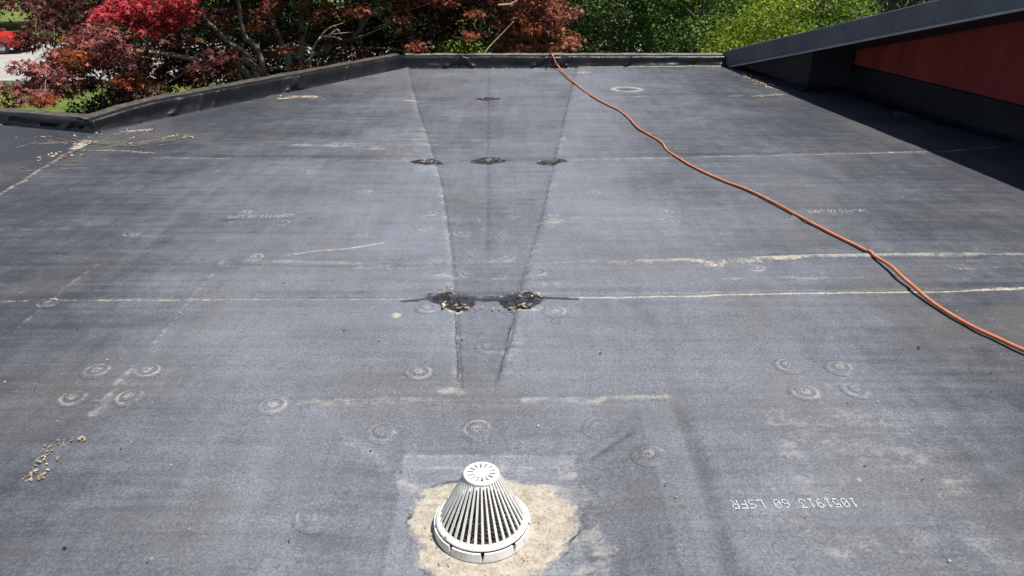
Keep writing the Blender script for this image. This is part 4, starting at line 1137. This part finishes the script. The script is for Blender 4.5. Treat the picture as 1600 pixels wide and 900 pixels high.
def make_tree(name, label, base, clumps, per, shape, size, palette, mat, seed, stems=None, clump_r=.33, flat=.35, trunk_r=.09, cat='tree', group=None, branch_every=2, droop=.5, bare=()):
    """clumps: list of (centre, radius factor, palette index or None)"""
    r = np.random.RandomState(seed); rr = random.Random(seed)
    root = empty(name, base); tag(root, label, cat, group)
    b = Vector(base)
    Ps, Ds, Ns, Ss, Cs = [], [], [], [], []
    palette = [np.array(p) for p in palette]
    cen_all = np.array([c[0] for c in clumps]).mean(0)
    for c, f, pi in clumps:
        c = np.array(c); n = max(6, int(per * f * rr.uniform(.7, 1.25)))
        pi = rr.randrange(len(palette)) if pi is None else pi
        v = r.normal(size=(n, 3)); v /= np.linalg.norm(v, axis=1, keepdims=True)
        rad = r.uniform(.25, 1, n) ** (.6 if shape is PALM else .4)
        st = np.array([1 * rr.uniform(.75, 1.35), 1 * rr.uniform(.75, 1.35), flat * rr.uniform(.7, 1.3)])
        off = v * rad[:, None] * clump_r * f * st
        P = c + off
        outd = off / (np.linalg.norm(off, axis=1, keepdims=True) + 1e-6) * np.array([1, 1, .3]) + r.normal(size=(n, 3)) * .5
        outd[:, 2] -= droop * r.uniform(.2, 1, n)
        od = off / (np.linalg.norm(off, axis=1, keepdims=True) + 1e-6)
        if shape is PALM: nn = np.array([0, 0, .8]) + od * .55 + r.normal(size=(n, 3)) * .40
        else: nn = np.array([0, 0, .55]) + od * .9 + r.normal(size=(n, 3)) * .35
        Ps.append(P); Ds.append(outd); Ns.append(nn); Ss.append(size * r.uniform(.6, 1.25, n))
        col = palette[pi][None, :] * (r.uniform(.65, 1.35, (n, 1)) if shape is PALM else r.uniform(.8, 1.2, (n, 1))) * (1 + r.normal(size=(n, 3)) * .10)
        alt = r.uniform(size=n) < .12
        col[alt] = palette[rr.randrange(1, len(palette))] * r.uniform(.8, 1.3, (alt.sum(), 1))
        Cs.append(np.clip(col, 0.004, .9))
    P = np.concatenate(Ps) - np.array(base)
    me = leaf_mesh('crown', P, np.concatenate(Ds), np.concatenate(Ns), np.concatenate(Ss), np.concatenate(Cs), shape, mat)
    link(bpy.data.objects.new('crown', me), root)
    m = MB()
    if not stems:
        top = Vector(cen_all) + Vector((0, 0, .6))
        stems = [[b, b.lerp(top, .5) + Vector((rr.uniform(-.2, .2), rr.uniform(-.2, .2), 0)), top]]
    nodes = []
    for st in stems:
        cv = catmull([Vector(p) for p in st], 6)
        rad = [trunk_r * (1 - .75 * i / (len(cv) - 1)) for i in range(len(cv))]
        rad[0] *= 1.4
        m.tube([p - b for p in cv], rad, 8)
        nodes += [(p, q) for p, q in zip(cv, rad)][len(cv) // 3:]
    for i, (c, f, pi) in enumerate(clumps):
        if i % branch_every: continue
        c = Vector(c)
        best = min(nodes, key=lambda t: (t[0] - c).length + (2.0 if t[0].z > c.z - .1 else 0) + rr.uniform(0, .6))
        p0, rad0 = best
        if (p0 - c).length > 1.9: continue
        mid = p0.lerp(c, .5) + Vector((rr.uniform(-.15, .15), rr.uniform(-.15, .15), rr.uniform(-.05, .25)))
        cv = catmull([p0, mid, c], 4)
        r0 = min(rad0 * .6, .012 + .012 * (c - p0).length)
        m.tube([p - b for p in cv], [r0 * (1 - .8 * j / (len(cv) - 1)) for j in range(len(cv))], 5)
        for _ in range(3):
            e = c + Vector((rr.gauss(0, 1), rr.gauss(0, 1), rr.gauss(0, .3))) * clump_r * f * .7
            q = p0.lerp(c, rr.uniform(.55, .9))
            m.tube([q - b, q.lerp(e, .5) - b + Vector((0, 0, .04)), e - b], [r0 * .35, r0 * .25, r0 * .1], 4)
    m.build('trunk', M['bark'], root, True)
    for k, tw in enumerate(bare):
        mm = MB()
        for line in tw: 
            cv = catmull([Vector(p) - b for p in line], 4)
            mm.tube(cv, [.016 * (1 - .8 * j / (len(cv) - 1)) for j in range(len(cv))], 5)
        mm.build('bare_branch', M['deadwood'], root, True)
    return root

def ell(center, radii, n, seed, shell=.55, zmin=-9, f=(.8, 1.25)):
    r = np.random.RandomState(seed); out = []
    while len(out) < n:
        v = r.normal(size=3); v /= np.linalg.norm(v)
        p = np.array(center) + v * np.array(radii) * r.uniform(shell, 1) ** .7
        if p[2] > zmin: out.append((tuple(p), r.uniform(*f), None))
    return out
def cl(lst, Y, f=.9, pi=None, jit=.25, seed=1):
    r = random.Random(seed)
    return [(at_depth(x, y, Y + r.uniform(-jit, jit)), f * r.uniform(.85, 1.15), pi) for x, y in lst]
def gbase(px, Y): 
    x = at_depth(px, 60, Y)[0]
    return (x, Y, G)

CRIM, PURP, DARK, ORNG, OLIV = (.38, .042, .054), (.29, .105, .098), (.080, .026, .023), (.30, .085, .032), (.085, .070, .022)
red_pal = [CRIM, PURP, DARK, ORNG, OLIV]
c1 = cl([(165, 22), (205, 32), (240, 18), (268, 30), (228, 48), (285, 12), (258, 44), (215, 12), (250, 2), (190, 8), (280, -6), (240, 35)], 10.0, .85, 0, .2, 1)  # sunlit top clump, its brightness painted into crimson leaves
c1 += cl([(130, 58), (150, 74), (112, 84), (92, 100), (64, 106), (32, 104), (100, 112), (76, 128), (46, 138), (16, 160), (60, 152), (84, 144), (112, 122), (140, 94), (170, 84), (176, 60), (24, 138), (190, 78), (150, 44), (120, 105), (95, 85), (130, 78), (160, 100), (65, 120), (105, 140), (150, 60)], 10.5, .78, 1, .35, 2)
c1 += cl([(200, 122), (215, 130), (70, 158), (115, 92)], 10.0, .6, 3, .2, 3)
c1 += cl([(180, 150), (165, 166), (192, 162), (230, 110), (252, 100), (262, 122), (240, 140), (212, 152), (282, 130), (305, 118), (322, 112), (60, 50), (84, 38), (48, 64), (100, 60), (135, 130), (205, 100), (280, 85), (310, 70), (330, 45), (320, 20), (120, 30), (95, 10), (140, 5), (345, 85), (225, 80), (255, 75), (300, 95), (335, 100), (170, 135), (195, 140), (270, 60), (60, 20), (40, 5)], 11.3, .95, 2, .5, 4)
c1 += ell((at_depth(330, -120, 11.6)), (1.9, 1.5, .8), 36, 5, .2)  # unseen upper clumps added to shade the crown below
st = gbase(420, 12.0)
stem1 = [[st, at_depth(405, 130, 11.8), at_depth(350, 60, 11.5), at_depth(270, -20, 11.2), at_depth(220, -100, 11)],
         [st, at_depth(400, 140, 11.8), at_depth(310, 95, 11.2), at_depth(190, 80, 10.8), at_depth(80, 105, 10.6)],
         [st, at_depth(415, 120, 11.9), at_depth(380, 50, 11.8), at_depth(370, -40, 11.7)]]
make_tree('japanese_maple', 'red japanese maple with a sunlit clump painted bright crimson at far left', st, c1, 150, PALM, .070, red_pal, M['leaf'], 7, stem1, .31, .42, .060, droop=.6)

brown_pal = [(.075, .024, .020), (.10, .036, .022), (.045, .018, .014), (.050, .045, .016), (.24, .080, .045)]
c2 = cl([(415, 20), (400, 40), (425, 8), (560, 18), (545, 22), (630, 12), (625, 28), (740, 22), (735, 55), (650, 70), (655, 78), (415, 80), (425, 85), (450, 78), (470, 102), (485, 108), (380, 95), (370, 115), (395, 108)], 12.2, .48, 4, .4, 5)
c2 += ell(at_depth(520, -40, 13.2), (2.3, 1.3, 1.7), 90, 6, .15)
c2 += ell(at_depth(560, -190, 13.0), (3.0, 2.2, .7), 80, 66, .0)  # unseen canopy clumps added to block the sun
st = gbase(462, 13.0)
stem2 = [[st, at_depth(455, 115, 12.6), at_depth(440, 70, 12.6), at_depth(420, 20, 12.6), at_depth(400, -60, 12.6)],
         [st, at_depth(474, 105, 13.0), at_depth(473, 60, 13), at_depth(470, 0, 13), at_depth(480, -80, 13)],
         [st, at_depth(500, 110, 13.2), at_depth(560, 50, 13.4), at_depth(600, -20, 13.4)]]
bare2 = [[[at_depth(485, 108, 12.0), at_depth(486, 85, 11.9), at_depth(497, 63, 11.8), at_depth(518, 54, 11.7), at_depth(552, 50, 11.6)],
          [at_depth(497, 63, 11.8), at_depth(512, 45, 11.8), at_depth(536, 36, 11.7)], [at_depth(508, 57, 11.75), at_depth(524, 58, 11.7), at_depth(534, 62, 11.6)], [at_depth(515, 55, 11.7), at_depth(526, 46, 11.7), at_depth(531, 50, 11.6)]]]
make_tree('japanese_maple', 'brown leaved maple with grey stems and a bleached bare branch', st, c2, 125, PALM, .066, brown_pal, M['leaf'], 17, stem2, .36, .45, .075, bare=bare2)

c3 = ell(at_depth(680, -20, 14.0), (1.9, 1.3, 1.8), 105, 8, .1)
c3 += ell(at_depth(760, -180, 13.6), (2.2, 1.8, .7), 50, 68, .0)  # unseen top clumps, added to keep sun off this crown
st = gbase(690, 14.0)
stem3 = [[st, at_depth(575, 95, 13.5), at_depth(565, 50, 13.5), at_depth(560, -40, 13.5)], [st, at_depth(650, 90, 13.6), at_depth(640, 20, 13.6), at_depth(630, -60, 13.6)], [st, at_depth(745, 80, 13.8), at_depth(760, 0, 13.8)]]
make_tree('japanese_maple', 'dark shaded maple behind the corner of the far parapet', st, c3, 125, PALM, .066, [(.055, .020, .016), (.040, .022, .015), (.045, .040, .015), (.13, .045, .028)], M['leaf'], 27, stem3, .38, .5, .06)

cop = [(.30, .115, .080), (.22, .070, .050), (.36, .16, .10), (.15, .05, .034), (.30, .10, .04)]
c4 = ell(at_depth(832, -15, 13.3), (.78, .75, 1.05), 75, 9, .35, f=(.5, .8))
c4 += cl([(885, 55), (895, 65), (880, 75), (860, 78), (840, 80), (820, 75), (800, 78), (795, 60), (870, 40), (850, 60), (780, 70)], 12.9, .6, None, .2, 9)
st = gbase(830, 13.4)
bare4 = [[[at_depth(756, 86, 12.3), at_depth(764, 74, 12.3), at_depth(785, 52, 12.3), at_depth(803, 33, 12.3)]], [[at_depth(778, 8, 12.4), at_depth(800, 5, 12.4), at_depth(815, -6, 12.4)]]]
make_tree('japanese_maple', 'copper leaved maple behind the parapet where the hose crosses', st, c4, 120, PALM, .062, cop, M['leaf'], 37, None, .30, .6, .06, bare=bare4)

gp1 = [(.065, .120, .030), (.050, .095, .028), (.095, .16, .040), (.035, .070, .022)]
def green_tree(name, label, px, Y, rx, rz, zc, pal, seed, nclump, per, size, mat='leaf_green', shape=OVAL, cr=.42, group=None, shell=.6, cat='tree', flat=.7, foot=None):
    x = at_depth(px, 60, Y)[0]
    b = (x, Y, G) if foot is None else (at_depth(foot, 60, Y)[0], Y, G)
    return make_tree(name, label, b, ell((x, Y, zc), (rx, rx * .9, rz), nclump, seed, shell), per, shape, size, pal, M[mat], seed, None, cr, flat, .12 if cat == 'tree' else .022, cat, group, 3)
green_tree('leafy_tree', 'dense dark green tree behind the middle of the far parapet', 965, 18.5, 1.75, 3.0, .3, gp1, 41, 200, 190, .066)
green_tree('leafy_tree', 'sunlit mid green tree left of the yellow green shrub', 1090, 17.5, 1.35, 3.0, .1, [(.12, .20, .05), (.16, .24, .065), (.08, .15, .04)], 43, 180, 190, .060)
green_tree('leafy_shrub', 'bright yellow green shrub beside the lower end of the grey fascia', 1195, 15.2, 1.05, 2.1, -1.15, [(.23, .30, .035), (.18, .26, .03), (.28, .33, .05), (.12, .19, .03)], 45, 120, 150, .060, cat='shrub')
green_tree('leafy_tree', 'light green tree above the grey fascia', 1255, 18.5, 1.5, 2.2, -.4, [(.16, .24, .045), (.20, .27, .055), (.10, .17, .035)], 47, 130, 150, .066)
# shade trees behind the maples
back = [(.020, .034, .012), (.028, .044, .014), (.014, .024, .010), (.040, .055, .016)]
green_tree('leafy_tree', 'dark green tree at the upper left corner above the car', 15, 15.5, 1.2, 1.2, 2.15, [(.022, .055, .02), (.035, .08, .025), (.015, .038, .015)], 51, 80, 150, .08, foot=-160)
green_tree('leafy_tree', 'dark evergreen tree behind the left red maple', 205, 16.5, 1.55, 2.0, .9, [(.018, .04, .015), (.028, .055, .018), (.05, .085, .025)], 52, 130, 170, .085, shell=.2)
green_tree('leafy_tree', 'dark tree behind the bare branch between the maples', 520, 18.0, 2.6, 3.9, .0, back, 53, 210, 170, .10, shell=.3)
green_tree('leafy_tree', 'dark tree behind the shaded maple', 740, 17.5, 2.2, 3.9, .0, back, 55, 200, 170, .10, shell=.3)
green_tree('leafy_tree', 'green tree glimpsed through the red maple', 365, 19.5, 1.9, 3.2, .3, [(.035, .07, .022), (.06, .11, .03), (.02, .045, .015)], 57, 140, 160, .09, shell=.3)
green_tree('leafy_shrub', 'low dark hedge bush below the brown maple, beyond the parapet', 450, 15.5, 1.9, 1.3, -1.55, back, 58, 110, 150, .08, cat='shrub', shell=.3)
green_tree('leafy_shrub', 'light green bush just beyond the far parapet, left of the hose', 722, 13.0, .36, .42, -.05, [(.18, .26, .04), (.13, .21, .035)], 59, 18, 80, .05, cat='shrub', cr=.22)
green_tree('leafy_shrub', 'small dark green bush under the red maple by the left parapet', 140, 10.4, .42, .45, -.62, [(.02, .04, .015), (.03, .055, .02)], 60, 30, 110, .055, cat='shrub', cr=.25)

def conifer(label, px, Y, h, rad, seed, pal):
    r = np.random.RandomState(seed)
    x = at_depth(px, 30, Y)[0]
    root = empty('spruce_tree', (x, Y, G)); tag(root, label, 'tree')
    P, D, N, S, C = [], [], [], [], []
    m = MB(); m.tube([(0, 0, 0), (0, 0, h * .5), (0, 0, h)], [.16, .1, .02], 8)
    for lev in np.arange(.8, h - .2, .30):
        R_ = rad * (1 - lev / h) ** .8 + .15
        for kk in range(9):
            a = r.uniform(0, 6.28); L = R_ * r.uniform(.75, 1.1)
            tip = np.array([math.cos(a) * L, math.sin(a) * L, lev - .22 * L + r.uniform(-.1, .1)]); st_ = np.array([0, 0, lev + .05])
            m.tube([tuple(st_), tuple((st_ + tip) / 2 + [0, 0, .05]), tuple(tip)], [.022, .014, .005], 4)
            n = int(70 * L) + 20
            t = r.uniform(.15, 1, n)[:, None]
            side = r.normal(size=(n, 3)) * np.array([.16, .16, .07]) * (1.1 - t * .5)
            P.append(st_ + (tip - st_) * t + side); D.append(side * 5 + (tip - st_) / L * .9 + r.normal(size=(n, 3)) * .25); N.append(np.array([0, 0, 1]) + r.normal(size=(n, 3)) * .4)
            S.append(r.uniform(.10, .2, n)); C.append(np.array(pal[r.randint(len(pal))])[None] * r.uniform(.7, 1.35, (n, 1)) * np.ones((1, 3)))
    m.build('trunk', M['bark'], root)
    link(bpy.data.objects.new('crown', leaf_mesh('crown', np.concatenate(P), np.concatenate(D), np.concatenate(N), np.concatenate(S), np.concatenate(C), SLIM, M['needle'])), root)
conifer('blue green spruce standing behind the upper part of the grey fascia', 1390, 20, 6.8, 2.3, 61, [(.085, .13, .105), (.11, .16, .13), (.06, .10, .075)])

# far trees beyond the road
far_labels = [('tall far tree beyond the road at the left edge', -40, 52), ('far tree beyond the road behind the red maple', 150, 55), ('far tree beyond the road behind the brown maple', 420, 50),
              ('far tree behind the dark tree at the centre', 640, 46), ('far tree behind the copper maple', 860, 40), ('far tree behind the dense green tree', 1010, 34), ('far tree behind the sunlit green tree', 1150, 33), ('far tree behind the spruce', 1320, 36)]
first = None
for i, (lab, px, Y) in enumerate(far_labels):
    x = at_depth(px, 40, Y)[0]
    if first is None:
        first = make_tree('broadleaf_tree', lab, (x, Y, G), ell((x, Y, G + 4.6), (4.6, 4.2, 4.4), 190, 71, .55, G + .2), 95, OVAL, .22, [(.05, .085, .025), (.035, .06, .02), (.07, .11, .03)], M['leaf_green'], 71, None, .95, .7, .22, group='far trees beyond the lawn')
    else:
        o = first.copy(); link(o); o.location = (x, Y, G); o.rotation_euler = (0, 0, i * 1.3); o.scale = (1, 1, .9 + .06 * (i % 4)); o['label'] = lab
        for ch in first.children:
            c = ch.copy(); link(c, o)
